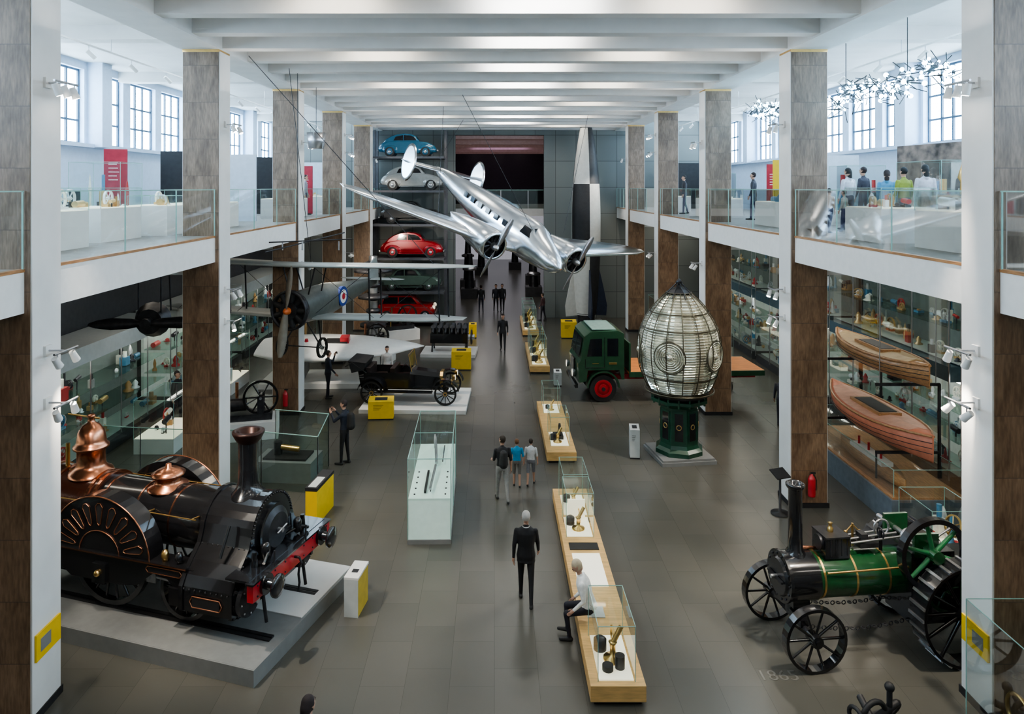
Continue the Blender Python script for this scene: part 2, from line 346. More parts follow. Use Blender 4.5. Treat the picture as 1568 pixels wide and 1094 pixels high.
spot('track_spot_lamp',(XR-.31,18.3,9.1),(2,13,0),1300,40,(1,.93,.82)); spot('track_spot_lamp',(XL+.31,25.6,9.1),(1,22,0),1300,42,(1,.93,.82)); spot('track_spot_lamp',(XL+.31,11,9.1),(0,11,0),900,45,(1,.93,.82))
# ---------------------------------------------------------------- locomotive
b=B('locomotive_plinth'); b.box(-7.6,.0,-.0,3.3,0,.28,GREYP); b.box(-7.58,-.02,.02,3.28,.28,.284,GREYT); b.box(-1.9,-.04,1.45,3.26,.284,.3,WHITE); b.done((-3.84,11.46,0),D(-17.2),bevel=.01)
b=B('railway_track')
for y in(-.72,.72): b.box(-6.5,0,y-.035,y+.035,0,.03,IRON); b.box(-6.5,0,y-.12,y-.05,0,.022,BLACK)
b.done((-3.575,12.985,.284),D(-17.2))
b=B('steam_locomotive')
b.cyl((-.9,0,1.45),(-4.1,0,1.45),.55,BLACKP,n=40)
for x in(-1.62,-2.35,-3.15,-3.95): b.ring((x,0,1.45),.562,.54,.03,COPPER,(1,0,0),40)
b.cyl((-4.1,0,1.45),(-5.7,0,1.45),.6,mat('firebox_brown',(.07,.022,.012),.25,.3,coat=.5),n=40)
for x in(-4.15,-4.3,-5.2,-5.6): b.ring((x,0,1.45),.62,.58,.06,COPPER,(1,0,0),40)
b.box(-5.7,-4.2,-.55,.55,.3,1.4,BLACKP)
def sb(r,w,h): 
    pts=[(r*math.cos(t),1.47+r*math.sin(t)) for t in [.15+(pi-.3)*i/14 for i in range(15)]]
    pts+=[(-r-.06,1.38),(-w*.78,1.18),(-w*.92,1.0),(-w,.84),(-w,.42),(-w*.8,.34),(w*.8,.34),(w,.42),(w,.84),(w*.92,1.0),(w*.78,1.18),(r+.06,1.38)]
    return pts
b.ext(sb(.62,1.14,0),'x',-1.55,-.52,BLACKP)
b.ext(sb(.645,1.165,0),'x',-.56,-.5,BLACKP); b.ext(sb(.645,1.165,0),'x',-1.58,-1.5,BLACKP)
for p,q in zip(sb(.61,1.12,0)[:-1],sb(.61,1.12,0)[1:]):
    for f_ in(0,.5): b.sph((-.49,p[0]+(q[0]-p[0])*f_,p[1]+(q[1]-p[1])*f_),.018,IRON,6,4)
for i in range(9):
    x=-.6-.11*i
    for s_ in(-1,1):
        for (y,z) in((.69,1.37),(1.15,.8)): b.sph((x,s_*y,z),.016,IRON,6,4)
b.cyl((-.5,0,1.45),(-.44,0,1.45),.46,BLACKP,n=32); b.cyl((-.44,0,1.45),(-.38,0,1.45),.4,IRON,r2=.3,n=32); b.cyl((-.4,0,1.45),(-.28,0,1.45),.04,STEEL); b.cyl((-.3,-.15,1.45),(-.3,.15,1.5),.015,STEEL)
for y in(-.35,.35): b.bx((-.42,y,1.3),(.06,.2,.05),IRON)
for s_ in(-1,1):
    b.cyl((-1.4,s_*.85,.66),(-.42,s_*.85,.66),.27,BLACKP,n=24); b.cyl((-.44,s_*.85,.66),(-.36,s_*.85,.66),.3,IRON,n=24); b.cyl((-.38,s_*.85,.66),(-.2,s_*.85,.66),.05,STEEL)
    for i in range(8): a=2*pi*i/8; b.sph((-.35,s_*.85+.25*math.cos(a),.66+.25*math.sin(a)),.02,STEEL,6,4)
    b.cyl((-1.4,s_*.85,.66),(-2.4,s_*.85,.72),.03,STEEL); b.bx((-2.4,s_*.85,.72),(.2,.1,.2),STEEL)
    b.bx((-2.95,s_*.9,.8),(1.1,.05,.09),STEEL,(0,D(8),0))
    y=s_*1.0
    fr=[(-1.4,1.0),(-1.4,.62),(-1.75,.62),(-1.95,.82),(-2.2,.9),(-2.45,.72),(-2.6,.6),(-3.0,.55),(-4.1,.55),(-4.5,.8),(-5,.8),(-5.1,.55),(-5.5,.55),(-5.6,.8),(-6.4,.8),(-6.4,1.05),(-1.4,1.05)]
    b.ext(fr,'y',y-.02,y+.02,BLACKP); 
    b.box(-6.4,-1.5,min(y-s_*.28,y+s_*.08),max(y-s_*.28,y+s_*.08),1.05,1.09,BLACKP); b.box(-6.4,-1.5,y+s_*.08-.01,y+s_*.08+.01,1.06,1.08,COPPER)
    for (xa,xb,za,zb,yo) in((-2.35,-1.68,.88,.99,.025),(-1.3,-.75,.52,.7,.165)):
        yy=y+s_*yo; b.box(xa,xb,yy-.004,yy+.004,za,zb,BLACK)
        b.tube([(xa,yy,za),(xb,yy,za),(xb+.05,yy,(za+zb)/2),(xb,yy,zb),(xa,yy,zb),(xa-.05,yy,(za+zb)/2),(xa,yy,za)],.012,COPPER,6)
    cx,cz=-3.42,.9; R=1.12
    arc=[(cx+R*math.cos(t),cz+.15+R*.92*math.sin(t)) for t in [pi*i/24 for i in range(25)]]
    b.ext(arc,'y',min(y,y+s_*.04),max(y,y+s_*.04),BLACKP); b.ext([(p[0],p[1]) for p in arc],'y',min(y-s_*.3,y),max(y-s_*.3,y),BLACKP)
    yy=y+s_*.05
    b.tube([(p[0],yy,p[1]) for p in arc],.015,COPPER,8)
    b.tube([(cx+.45*math.cos(t),yy,cz+.17+.4*math.sin(t)) for t in [pi*i/16 for i in range(17)]],.012,COPPER,6)
    for i in range(9):
        t=pi*(i+.7)/9.4*1.0; e=(math.cos(t),.92*math.sin(t)); q=(-math.sin(t),math.cos(t)*.92)
        def PP(r,w): return (cx+r*e[0]+w*q[0],yy,cz+.15+r*e[1]+w*q[1])
        loop=[PP(.6,-.035),PP(.92,-.08),PP(.99,-.03),PP(.99,.03),PP(.92,.08),PP(.6,.035),PP(.56,0),PP(.6,-.035)]
        b.tube(loop,.01,COPPER,6); b.add([(p[0],p[1]-s_*.004,p[2]) for p in loop[:-1]],[list(range(7))],BLACK)
    b.wheel((cx,s_*.75,.85),.85,.13,18,BLACKP,BLACKP,rim=.09,hub=.16,sr=.03)
    for xw in(-1.75,-5.3): b.wheel((xw,s_*.75,.53),.53,.12,12,BLACKP,BLACKP,rim=.07,hub=.12,sr=.026); b.bx((xw,s_*1.0,.55),(.26,.12,.3),BLACKP)
    b.bx((cx,s_*1.0,.7),(.3,.14,.35),BLACKP); b.sph((cx,s_*1.09,.72),.06,BRASS)
    b.cyl((-.06,s_*.88,.98),(.14,s_*.88,.98),.1,BLACKP,r2=.075,n=18); b.lathe([(0,.17),(.1,.165),(.19,.14),(.19,.1),(.06,.08),(.06,0)],(.08,s_*.88,.98),BLACKP,24,(1,0,0)); b.cyl((-.05,s_*.88,.98),(.01,s_*.88,.98),.17,BLACKP,n=20)
    b.tube([(-1.6,s_*.7,1.75),(-4,s_*.66,1.75),(-5.6,s_*.7,1.75)],.012,BRASS,8)
    for x in(-1.7,-2.7,-4): b.cyl((x,s_*.5,1.72),(x,s_*.69,1.75),.014,BRASS)
    b.box(-.55,-.05,s_*.6-.03,s_*.6+.03,.75,1.05,BLACKP)
b.cyl((-1.75,-.7,.53),(-1.75,.7,.53),.07,IRON); b.cyl((-3.42,-.7,.85),(-3.42,.7,.85),.09,IRON); b.cyl((-5.3,-.7,.53),(-5.3,.7,.53),.07,IRON)
for s_ in(-1,1): b.box(-6.3,-.3,s_*.55-.03,s_*.55+.03,.5,.85,BLACKP)
b.box(-.16,-.04,-1.22,1.22,.82,1.12,RED); b.box(-.18,-.02,-1.25,1.25,1.11,1.14,BLACKP); b.box(-.6,-.14,-1.2,1.2,1.11,1.15,BLACKP)
for y in(-1.1,-.6,-.3,.3,.6,1.1):
    for z in(.88,1.06): b.sph((-.035,y,z),.018,IRON,6,4)
b.tube([(-.04,0,1.0),(.06,0,1.0),(.1,0,.92),(.06,0,.85),(.04,0,.7),(.06,0,.55),(.04,0,.4)],.022,IRON)
for s_ in(-.5,.5): b.cyl((-.12,s_,1.14),(-.12,s_,1.34),.015,IRON); b.lathe([(.0,.3),(.05,.29),(.08,.24),(.08,.05),(.0,.0)],(-.3,s_,1.16),BLACKP,14)
for s_ in (-.62,.62): b.cyl((-.3,s_,.8),(-.2,s_,.15),.03,IRON)
for s_ in(-1,1):
    b.tube([(-.45,s_*.3,1.2),(-.25,s_*.5,1.3),(-.2,s_*.7,1.2)],.03,BLACKP); b.cyl((-.35,s_*.75,1.14),(-.35,s_*.75,1.4),.06,BLACKP,r2=.04)
b.lathe([(.34,-.06),(.3,0),(.22,.08),(.19,.2),(.175,.5),(.185,.95)],(-1.02,0,2.06),BLACKP,28)
b.lathe([(.185,0),(.22,.04),(.27,.13),(.29,.17),(.29,.2),(.24,.22),(.17,.2),(.16,.0),(0,0)],(-1.02,0,2.98),mat('chimney_cap',(.045,.022,.018),.35,.6),28)
b.lathe([(.38,-.07),(.36,-.02),(.25,.02),(.22,.12),(.3,.17),(.31,.2),(.2,.27),(.06,.31),(.05,.38),(0,.39)],(-2.82,0,1.99),COPPER,28)
b.lathe([(.42,-.06),(.4,0),(.3,.06),(.26,.14),(.26,.4),(.33,.46),(.33,.5),(.28,.54),(.27,.62),(.24,.78),(.16,.9),(.07,.96),(.06,1.05),(.09,1.08),(.05,1.12),(0,1.12)],(-4.7,0,2.03),COPPER,28)
b.tube([(-4.7,.2,3.0),(-5.4,.1,3.05)],.02,BRASS); b.cyl((-5.3,0,2.0),(-5.3,0,2.5),.04,BRASS)
b.cyl((-.9,-.7,1.75),(-.9,-.95,1.3),.03,BLACKP); b.lathe([(0,.2),(.05,.18),(.07,.1),(.05,0),(0,0)],(-1.75,-.95,1.09),BLACKP,12); b.lathe([(0,.2),(.05,.18),(.07,.1),(.05,0),(0,0)],(-2.05,-.95,1.09),BRASS,12)
b.done((-3.575,12.985,.314),D(-17.2))
# ---------------------------------------------------------------- traction engine
b=B('traction_engine')
for s_ in(-1,1):
    b.wheel((0,s_*.74,.53),.53,.16,10,BLACKP,BLACKP,rim=.05,hub=.1,sr=.024,hubm=BLACKP)
    b.wheel((-2.6,s_*.82,.85),.85,.36,12,BLACKP,BLACKP,rim=.05,hub=.15,sr=.035)
    for i in range(28):
        t=2*pi*i/28; b.bx((-2.6+.86*math.cos(t),s_*.82,.85+.86*math.sin(t)),(.025,.36,.045),STEEL if s_>0 else IRON,(0,-t,0))
b.cyl((0,-.74,.53),(0,.74,.53),.05,IRON); b.bx((0,0,.6),(.16,.9,.12),BLACKP); b.cyl((0,0,.6),(0,0,.85),.1,BLACKP); b.cyl((-2.6,-.8,.85),(-2.6,.8,.85),.07,IRON)
b.cyl((-.32,0,1.2),(-2.0,0,1.2),.38,TGREEN,n=36)
for x in(-.42,-1.0,-1.6): b.ring((x,0,1.2),.387,.37,.035,BRASS,(1,0,0),36)
b.cyl((.22,0,1.2),(-.34,0,1.2),.41,BLACKP,n=36); b.ring((.2,0,1.2),.43,.3,.05,BLACKP,(1,0,0),36); b.cyl((.22,0,1.2),(.27,0,1.2),.33,BLACKP,r2=.3,n=28)
for i in range(14): a=2*pi*i/14; b.sph((.23,.37*math.cos(a),1.2+.37*math.sin(a)),.02,IRON,6,4)
b.bx((.3,0,1.2),(.04,.5,.04),IRON); b.cyl((.27,0,1.2),(.38,0,1.2),.035,STEEL); b.box(-.2,.1,-.25,.25,.75,1.0,BLACKP)
b.lathe([(.2,-.06),(.17,0),(.125,.08),(.12,.3),(.115,1.1),(.135,1.12),(.16,1.16),(.16,1.2),(.13,1.22),(.09,1.2),(.09,1.0),(0,1)],(-.07,0,1.6),BLACKP,24)
b.box(-2.75,-1.95,-.42,.42,.5,1.68,BLACKP); b.box(-3.9,-2.75,-.55,.55,.55,1.25,TGREEN); b.box(-3.9,-2.75,-.57,.57,1.25,1.29,BLACKP); b.box(-3.6,-2.0,-.35,.35,.4,.55,BLACKP)
b.box(-.95,-.5,-.2,.22,1.55,1.9,BLACKP); b.cyl((-.45,.05,1.78),(-1.0,.05,1.78),.13,IRON); b.box(-.95,-.5,-.22,.24,1.9,1.93,IRON); b.lathe([(.05,0),(.05,.06),(.03,.08),(.03,.14),(.045,.15),(0,.17)],(-.72,0,1.93),BRASS,14)
for i in range(4): b.cyl((-.9+.1*i,.22,1.6),(-.9+.1*i,.22,1.9),.012,IRON,n=5)
for y in(-.12,.02,.16): b.cyl((-1.0,y,1.78),(-1.95,y,1.85),.018,STEEL)
b.bx((-1.35,.02,1.72),(.35,.3,.08),IRON); b.bx((-1.3,.02,1.85),(.12,.18,.08),IRON); b.cyl((-1.2,-.1,1.6),(-1.2,-.1,2.0),.02,BRASS); b.cyl((-1.6,.1,1.6),(-1.6,.1,1.95),.03,IRON); b.tor((-1.6,.1,1.9),.09,.015,IRON,(1,0,0),14,5); b.tor((-1.75,-.1,1.9),.14,.02,STEEL,(0,1,0),16,5)
for i in(-1,1): b.cyl((-1.2,-.1,1.98),(-1.2+i*.12,-.1,1.86),.012,BRASS); b.sph((-1.2+i*.13,-.1,1.85),.035,BRASS,8,6)
for y in(-.4,.4): b.box(-2.45,-2.0,y-.03,y+.03,1.6,2.0,TGREEN)
b.cyl((-2.2,-.85,1.75),(-2.2,.75,1.75),.045,STEEL); b.tor((-2.2,0,1.75),.13,.04,STEEL,(0,1,0),16)
b.ring((-2.2,.62,1.75),.62,.54,.14,BLACKP,n=44)
for i in range(6):
    t=2*pi*i/6+.3; b.cyl((-2.2,.62,1.75),(-2.2+.56*math.cos(t),.62,1.75+.56*math.sin(t)),.045,mat('spoke_green',(.02,.14,.05),.3,coat=.4),r2=.032,n=8)
b.cyl((-2.2,.5,1.75),(-2.2,.76,1.75),.11,TGREEN); b.wheel((-2.35,-.6,1.6),.3,.08,6,IRON,IRON,rim=.04,hub=.06,sr=.02)
b.wheel((-2.55,.5,1.1),.42,.08,6,TGREEN,TGREEN,rim=.06,hub=.08,sr=.03)
b.wheel((-3.3,-.3,1.75),.2,.03,5,BRASS,BRASS,axis=(1,0,.3),rim=.025,hub=.03,sr=.012); b.cyl((-3.3,-.3,1.75),(-2.7,-.3,1.4),.02,STEEL)
for i in range(22):
    t=i/21
    for s_ in(-1,1): b.tor((-.05-2.2*t,s_*(.42-.1*t),.55-.12*math.sin(pi*t)),.035,.011,IRON,(0,1,0) if i%2 else (0,0,1),8,4)
b.cyl((-.45,.38,1.4),(-1.9,.42,1.45),.018,BRASS); b.cyl((-.5,-.05,1.62),(-.1,-.05,1.66),.03,COPPER)
b.done((5.21,12.6,0),D(186.1))
# ---------------------------------------------------------------- lighthouse optic
LENS=mat('lens_glass',(.74,.74,.64),.1,.75,ns=2.5,na=.25)
CAGE=mat('bronze_cage',(.1,.09,.065),.3,.8)
b=B('lighthouse_lens'); 
b.box(-.82,.82,-.8,.8,0,.1,GREYP); b.box(-.78,.78,-.76,.76,.1,.16,GREYP)
b.lathe([(.72,0),(.72,.12),(.62,.2),(.58,.3),(.56,1.37),(.62,1.44),(.8,1.5),(.86,1.54),(.86,1.62),(0,1.62)],(0,0,.16),DGREEN,8,smooth=False)
for i in range(8):
    a=2*pi*(i+.5)/8; b.M=Matrix.Rotation(a,4,'Z'); b.box(.52,.545,-.16,.16,.55,1.45,DGREEN); b.box(.54,.55,-.12,.12,.6,1.4,BLACKP); b.tor((.55,0,1.0),.07,.012,BRASS,(1,0,0),16,5)
b.M=Matrix.Identity(4)
b.lathe([(.7,0),(.8,.05),(.85,.1),(.85,.16),(.6,.2),(0,.2)],(0,0,1.8),IRON,32)
for i in range(16): a=2*pi*i/16; b.cyl((.78*math.cos(a),.78*math.sin(a),1.62),(.78*math.cos(a),.78*math.sin(a),1.9),.03,DGREEN)
ZB=2.02
prof=[(0,.86),(.25,1.0),(.6,1.12),(1.0,1.19),(1.35,1.2),(1.75,1.12),(2.1,.97),(2.45,.73),(2.7,.5),(2.85,.34)]
ZT=2.85
def pr(z):
    for (z0,r0),(z1,r1) in zip(prof[:-1],prof[1:]):
        if z<=z1: return r0+(r1-r0)*(z-z0)/(z1-z0)
    return prof[-1][1]
saw=[]; nz=38
for i in range(nz):
    z=ZT*i/nz; z2=ZT*(i+1)/nz; saw+=[(pr(z)-.03,z),(pr((z+z2)/2)+.015,(z+z2)/2)]
b.lathe(saw,(0,0,ZB),LENS,24,smooth=False)
for i in range(16):
    a=2*pi*i/16+.1; pts=[((pr(z)+.03)*math.cos(a),(pr(z)+.03)*math.sin(a),ZB+z) for z in [ZT*j/18 for j in range(19)]]
    b.tube(pts,.015,CAGE,6)
for z in(0,.45,1.85,2.3,2.85): b.tor((0,0,ZB+z),pr(z)+.02,.022,CAGE,n=40,k=6)
for az in(D(-125),D(-53),D(19),D(91),D(163)):
    e=Vector((math.cos(az),math.sin(az),0)); zc=3.15
    for j,R in enumerate([.09,.15,.21,.27,.33,.39,.45]): b.tor(e*1.17+Vector((0,0,zc)),R,.024 if j<6 else .016,LENS if j<6 else CAGE,e,28,6)
    b.sph(tuple(e*1.13+Vector((0,0,zc))),.12,LENS)
b.lathe([(.36,0),(.28,.08),(.16,.14),(.07,.18),(.06,.26),(.1,.3),(.07,.35),(.03,.4),(0,.42)],(0,0,ZB+ZT),IRON,16)
for i in range(8): a=2*pi*i/8; b.cyl((.5*math.cos(a),.5*math.sin(a),ZB+2.72),(.05*math.cos(a),.05*math.sin(a),ZB+ZT+.3),.016,IRON)
b.tor((0,0,2.0),1.0,.03,CAGE,n=36,k=6)
b.done((5.5,21.4,0),D(8))
# ---------------------------------------------------------------- truck
b=B('flatbed_truck')
CG=mat('lorry_green',(.02,.065,.033),.3,na=.15,coat=.4)
for s_ in(-1,1):
    b.wheel((0,s_*.9,.5),.5,.24,8,TYRE,RED,rim=.18,hub=.16,sr=.05); b.ring((0,s_*.98,.5),.33,.24,.1,RED)
    b.cyl((0,s_*.86,.5),(0,s_*.98,.5),.3,RED,n=24)
    b.wheel((-4.4,s_*.85,.5),.5,.4,8,TYRE,RED,rim=.18,hub=.16,sr=.05); b.cyl((-4.4,s_*.8,.5),(-4.4,s_*.95,.5),.3,RED,n=24)
    pts=[(.62*math.cos(t),.55+.62*math.sin(t)) for t in [pi*i/12 for i in range(13)]]+[(.56*math.cos(t),.55+.56*math.sin(t)) for t in [pi*i/12 for i in range(12,-1,-1)]]
    b.ext(pts,'y',s_*.92-.17,s_*.92+.17,CG)
    b.box(-6,.6,s_*.42-.05,s_*.42+.05,.7,.9,RED); b.lathe([(0,0),(.1,.02),(.14,.1),(.14,.14)],(.98,s_*.72,1.05),STEEL,16,(1,0,0)); b.cyl((1.1,s_*.72,1.05),(1.12,s_*.72,1.05),.13,CASEW)
cab=[(.92,.75),(.95,1.45),(.86,1.6),(.72,2.45),(.5,2.62),(-.55,2.66),(-.78,2.55),(-.8,.85),(-.7,.85),(-.6,1.2),(.6,1.2),(.65,.8)]
b.loft([[(x*.98,-1.08,z) for x,z in cab]]+[[(x,y,z) for x,z in cab] for y in(-.98,.98)]+[[(x*.98,1.08,z) for x,z in cab]],CG,False)
for s_ in(-1,1):
    y=s_*1.085
    b.add([(.62,y,1.72),(.5,y,2.36),(.06,y,2.38),(.06,y,1.72)],[(0,1,2,3)],DWIN); b.add([(-.14,y,1.72),(-.14,y,2.38),(-.55,y,2.38),(-.55,y,1.72)],[(0,1,2,3)],DWIN)
    b.tube([(.68,y,1.62),(.68,y,1.3),(-.04,y,1.3),(-.04,y,2.42)],.012,BLACKP,6); b.bx((-.35,y,1.45),(.3,.01,.08),BRASS); b.bx((.3,y,1.45),(.25,.01,.03),BRASS)
for y0,y1 in((-.9,-.04),(.04,.9)): b.add([(.9,y0,1.66),(.9,y1,1.66),(.77,y1,2.36),(.77,y0,2.36)],[(0,1,2,3)],DWIN)
b.box(.93,1.0,-.38,.38,.8,1.5,BLACKP)
for i in range(9): b.box(1.0,1.02,-.34+i*.08,-.31+i*.08,.84,1.46,STEEL)
b.box(.95,1.06,-1.05,1.05,.55,.7,BLACKP); b.box(-.5,.4,-.9,.9,2.66,2.7,mat('grey_roof',(.2,.3,.26),.5))
b.box(-6.1,-.95,-1.1,1.1,1.05,1.13,WOODO); b.box(-6.1,-.95,-1.12,-1.08,.93,1.13,CG); b.box(-6.1,-.95,1.08,1.12,.93,1.13,CG)
for x in range(6): b.box(-6+x*.95,-5.9+x*.95,-1.05,1.05,.9,1.05,BLACKP)
b.box(-1.02,-.95,-1.1,1.1,1.13,2.2,CG); b.cyl((-1.5,-.5,.7),(-2.6,-.5,.7),.25,BLACKP); b.box(-3.4,-1.9,.5,.9,.5,.85,BLACKP); b.cyl((0,-.9,.5),(0,.9,.5),.05,IRON); b.cyl((-4.4,-.9,.5),(-4.4,.9,.5),.08,IRON)
b.done((4.0,27.75,0),D(183),bevel=.012)
# ---------------------------------------------------------------- vintage tourer
b=B('car_plinth'); b.box(-1.9,1.9,-1.45,1.45,0,.15,WHITE); b.done((-2.85,26.75,0),D(-2),bevel=.01)
b=B('vintage_open_car')
for s_ in(-1,1):
    for x in(0,2.54):
        b.wheel((x,s_*.7,.38),.38,.07,12,TYRE,BLACKP,rim=.06,hub=.07,sr=.018,hubm=BRASS)
        p=[(x+.47*math.cos(t),.42+.47*math.sin(t)) for t in [pi*(.05+.9*i/10) for i in range(11)]]; q=[(x+.45*math.cos(t),.42+.45*math.sin(t)) for t in [pi*(.05+.9*i/10) for i in range(10,-1,-1)]]
        b.ext(p+q,'y',s_*.7-.13,s_*.7+.13,BLACKP)
    b.box(.45,2.1,s_*.7-.13,s_*.7+.13,.42,.45,BLACKP); b.lathe([(0,0),(.08,.03),(.1,.12)],(2.72,s_*.32,.85),BRASS,14,(1,0,0)); b.cyl((2.83,s_*.32,.85),(2.84,s_*.32,.85),.095,CASEW)
    b.box(-.3,1.3,s_*.55-.02,s_*.55+.02,.5,1.02,BLACKP)
b.box(-.3,2.6,-.38,.38,.42,.52,BLACKP)
b.loft([[(-.42,-.5,.5),(-.42,.5,.5),(-.52,.5,1.05),(-.52,-.5,1.05)],[(-.2,-.56,.5),(-.2,.56,.5),(-.2,.56,1.08),(-.2,-.56,1.08)]],BLACKP)
hood=lambda x,w,h:[(x,-w,.5),(x,w,.5),(x,w,h-.12),(x,w*.6,h),(x,-w*.6,h),(x,-w,h-.12)]
b.loft([hood(1.45,.4,1.05),hood(2.3,.3,.95)],BLACKP,False); b.loft([hood(1.3,.52,1.1),hood(1.45,.4,1.05)],BLACKP,False)
b.loft([hood(2.3,.33,1.0),hood(2.4,.33,1.0)],BRASS,False); b.loft([hood(2.4,.28,.94),hood(2.42,.28,.94)],BLACK,False)
SEAT=mat('leather',(.03,.02,.018),.4)
for x in(-.15,.7): b.box(x,x+.45,-.5,.5,.6,.8,SEAT); b.box(x-.1,x+.06,-.5,.5,.7,1.15,SEAT)
for s_ in(-1,1): b.cyl((1.35,s_*.5,1.05),(1.25,s_*.5,1.62),.015,BRASS)
b.box(1.28,1.3,-.5,.5,1.1,1.6,GLASS); b.cyl((1.25,-.5,1.62),(1.25,.5,1.62),.015,BRASS)
b.loft([[(x,y,z) for x,z in((-.72,1.0),(-.3,1.1),(-.22,1.34),(-.85,1.4))] for y in(-.6,.6)],BLACK,False)
for s_ in(-1,1): b.tube([(-.2,s_*.58,1.0),(-.7,s_*.6,1.35),(-.95,s_*.6,1.2)],.015,BLACK)
b.tor((1.0,.25,1.15),.18,.015,BLACK,(1,0,-.8),20,6); b.cyl((1.0,.25,1.15),(1.35,.25,.85),.012,IRON); b.cyl((0,-.7,.38),(0,.7,.38),.03,IRON); b.cyl((2.54,-.7,.38),(2.54,.7,.38),.025,IRON)
o=b.done((-4.4,26.75,.15),D(-4)); o.scale=(1.06,1.06,1.08)
# ---------------------------------------------------------------- stacked cars
def car(name,loc,rz,kind,col,s=1):
    m=mat(name+'_'+kind+str(len(bpy.data.objects)),col,.25,.1,na=.05,coat=.6); b=B(name)
    def body(pr_,w,mm,ins=.1):
        cx=sum(p[0] for p in pr_)/len(pr_); cz=sum(p[1] for p in pr_)/len(pr_)
        def sec(y,k): return [(cx+(x-cx)*k,y,cz+(z-cz)*k) for x,z in pr_]
        b.loft([sec(-w/2,.86),sec(-w/2+.05,.95),sec(-w/2+ins*1.6,1),sec(w/2-ins*1.6,1),sec(w/2-.05,.95),sec(w/2,.86)],mm)
    if kind=='beetle':
        lo=[(-1.95,.35),(-2.0,.6),(-1.85,.85),(-1.55,1.02),(-1.0,1.1),(.5,1.06),(1.0,1.04),(1.45,.95),(1.8,.75),(1.95,.5),(1.95,.32),(1.0,.25),(-1,.25)]
        up=[(-1.75,.9),(-1.5,1.18),(-1.15,1.4),(-.7,1.54),(-.2,1.6),(.25,1.55),(.55,1.42),(.85,1.0)]
        body(lo,1.3,m); body(up,1.24,m,.14); wb=1.2; wr=.33
        wn=[[(-.95,1.1),(-.8,1.36),(-.3,1.46),(-.3,1.1)],[(-.24,1.1),(-.24,1.46),(.22,1.43),(.45,1.32),(.6,1.1)]]
        fen=1
    elif kind=='mini':
        lo=[(-1.55,.3),(-1.58,.7),(-1.5,.85),(.6,.88),(1.4,.82),(1.55,.65),(1.55,.3)]
        up=[(-1.5,.8),(-1.3,1.28),(-1.1,1.36),(.3,1.36),(.45,1.3),(.8,.85)]
        body(lo,1.42,m); body(up,1.3,m,.12); wb=1.05; wr=.27
        wn=[[(-1.3,.9),(-1.15,1.26),(-.45,1.27),(-.45,.9)],[(-.38,.9),(-.38,1.27),(.3,1.27),(.6,.9)]]; fen=0
    else:
        lo=[(-1.9,.35),(-1.95,.75),(-1.7,.92),(-.9,1.0),(.6,1.0),(1.6,.9),(1.95,.7),(1.95,.35)]
        up=[(-1.35,.9),(-1.0,1.3),(-.6,1.45),(.1,1.45),(.4,1.35),(.75,.95)]
        body(lo,1.5,m); body(up,1.3,m,.12); wb=1.2; wr=.31
        wn=[[(-1.05,.98),(-.8,1.3),(-.4,1.37),(-.4,.98)],[(-.33,.98),(-.33,1.37),(.1,1.37),(.3,1.28),(.55,.98)]]; fen=1
    CH=STEEL
    for s_ in(-1,1):
        yy=s_*(.655 if kind!='beetle' else .625)
        for w_ in wn: b.add([(x,yy,z) for x,z in w_],[list(range(len(w_)))],DWIN); 
        for x in(-wb,wb):
            b.cyl((x,s_*.55,wr),(x,s_*.74,wr),wr,TYRE,n=22); b.cyl((x,s_*.74,wr),(x,s_*.76,wr),wr*.6,m if fen else CH,r2=wr*.5,n=18); b.sph((x,s_*.76,wr),(wr*.32,.04,wr*.32),CH,10,6)
            if fen: b.sph((x+ (.02),s_*.6,wr+.16),(wr+.2,.15,wr*.98),m,16,9)
        b.box(-wb+.4,wb-.4,s_*.7-.08,s_*.7+.04,.24,.29,m if fen else CH)
        b.sph((1.62 if kind!='mini' else 1.5,s_*.5,.68),(.1,.12,.12),CASEW,10,7)
        if kind!='beetle': b.box(-1.2,1.2,s_*.705,s_*.715,.72,.735,CH)
    L=2.02 if kind=='beetle' else (1.62 if kind=='mini' else 2.0)
    b.cyl((L,-.65,.42),(L,.65,.42),.045,CH); b.cyl((-L,-.65,.42),(-L,.65,.42),.045,CH)
    if kind=='beetle': b.add([(.74,-.5,1.16),(.74,.5,1.16),(.58,.45,1.4),(.58,-.45,1.4)],[(0,1,2,3)],DWIN)
    o=b.done(loc,rz); o.scale=(s,s,s); return o
rk=B('car_display_rack')
RKM=mat('rack_steel',(.1,.1,.11),.5)
zs=[9.8,7.85,5.9,3.95,2.0,.35]
for z in zs: rk.box(-7.1,-2.9,41.2,43.6,z-.14,z-.02,RKM)
for x in(-7.1,-2.9):
    for y in(42.6,43.6): rk.box(x-.07,x+.07,y-.07,y+.07,0,11.4,RKM)
rk.done()
car('saloon_car',(-5.05,42.3,zs[0]-.02),0,'beetle',(.02,.1,.17),.86); car('saloon_car',(-4.8,42.3,zs[1]-.02),0,'beetle',(.3,.31,.3),.92); car('saloon_car',(-4.9,42.3,zs[2]-.02),0,'salon',(.03,.03,.03),.9)
car('saloon_car',(-4.8,42.2,zs[3]-.02),0,'beetle',(.4,.01,.02),.92); car('saloon_car',(-4.9,42.3,zs[4]-.02),0,'salon',(.1,.15,.12),.9); car('small_hatchback_car',(-5.1,42.1,zs[5]-.02),0,'mini',(.5,.02,.02),1.05)
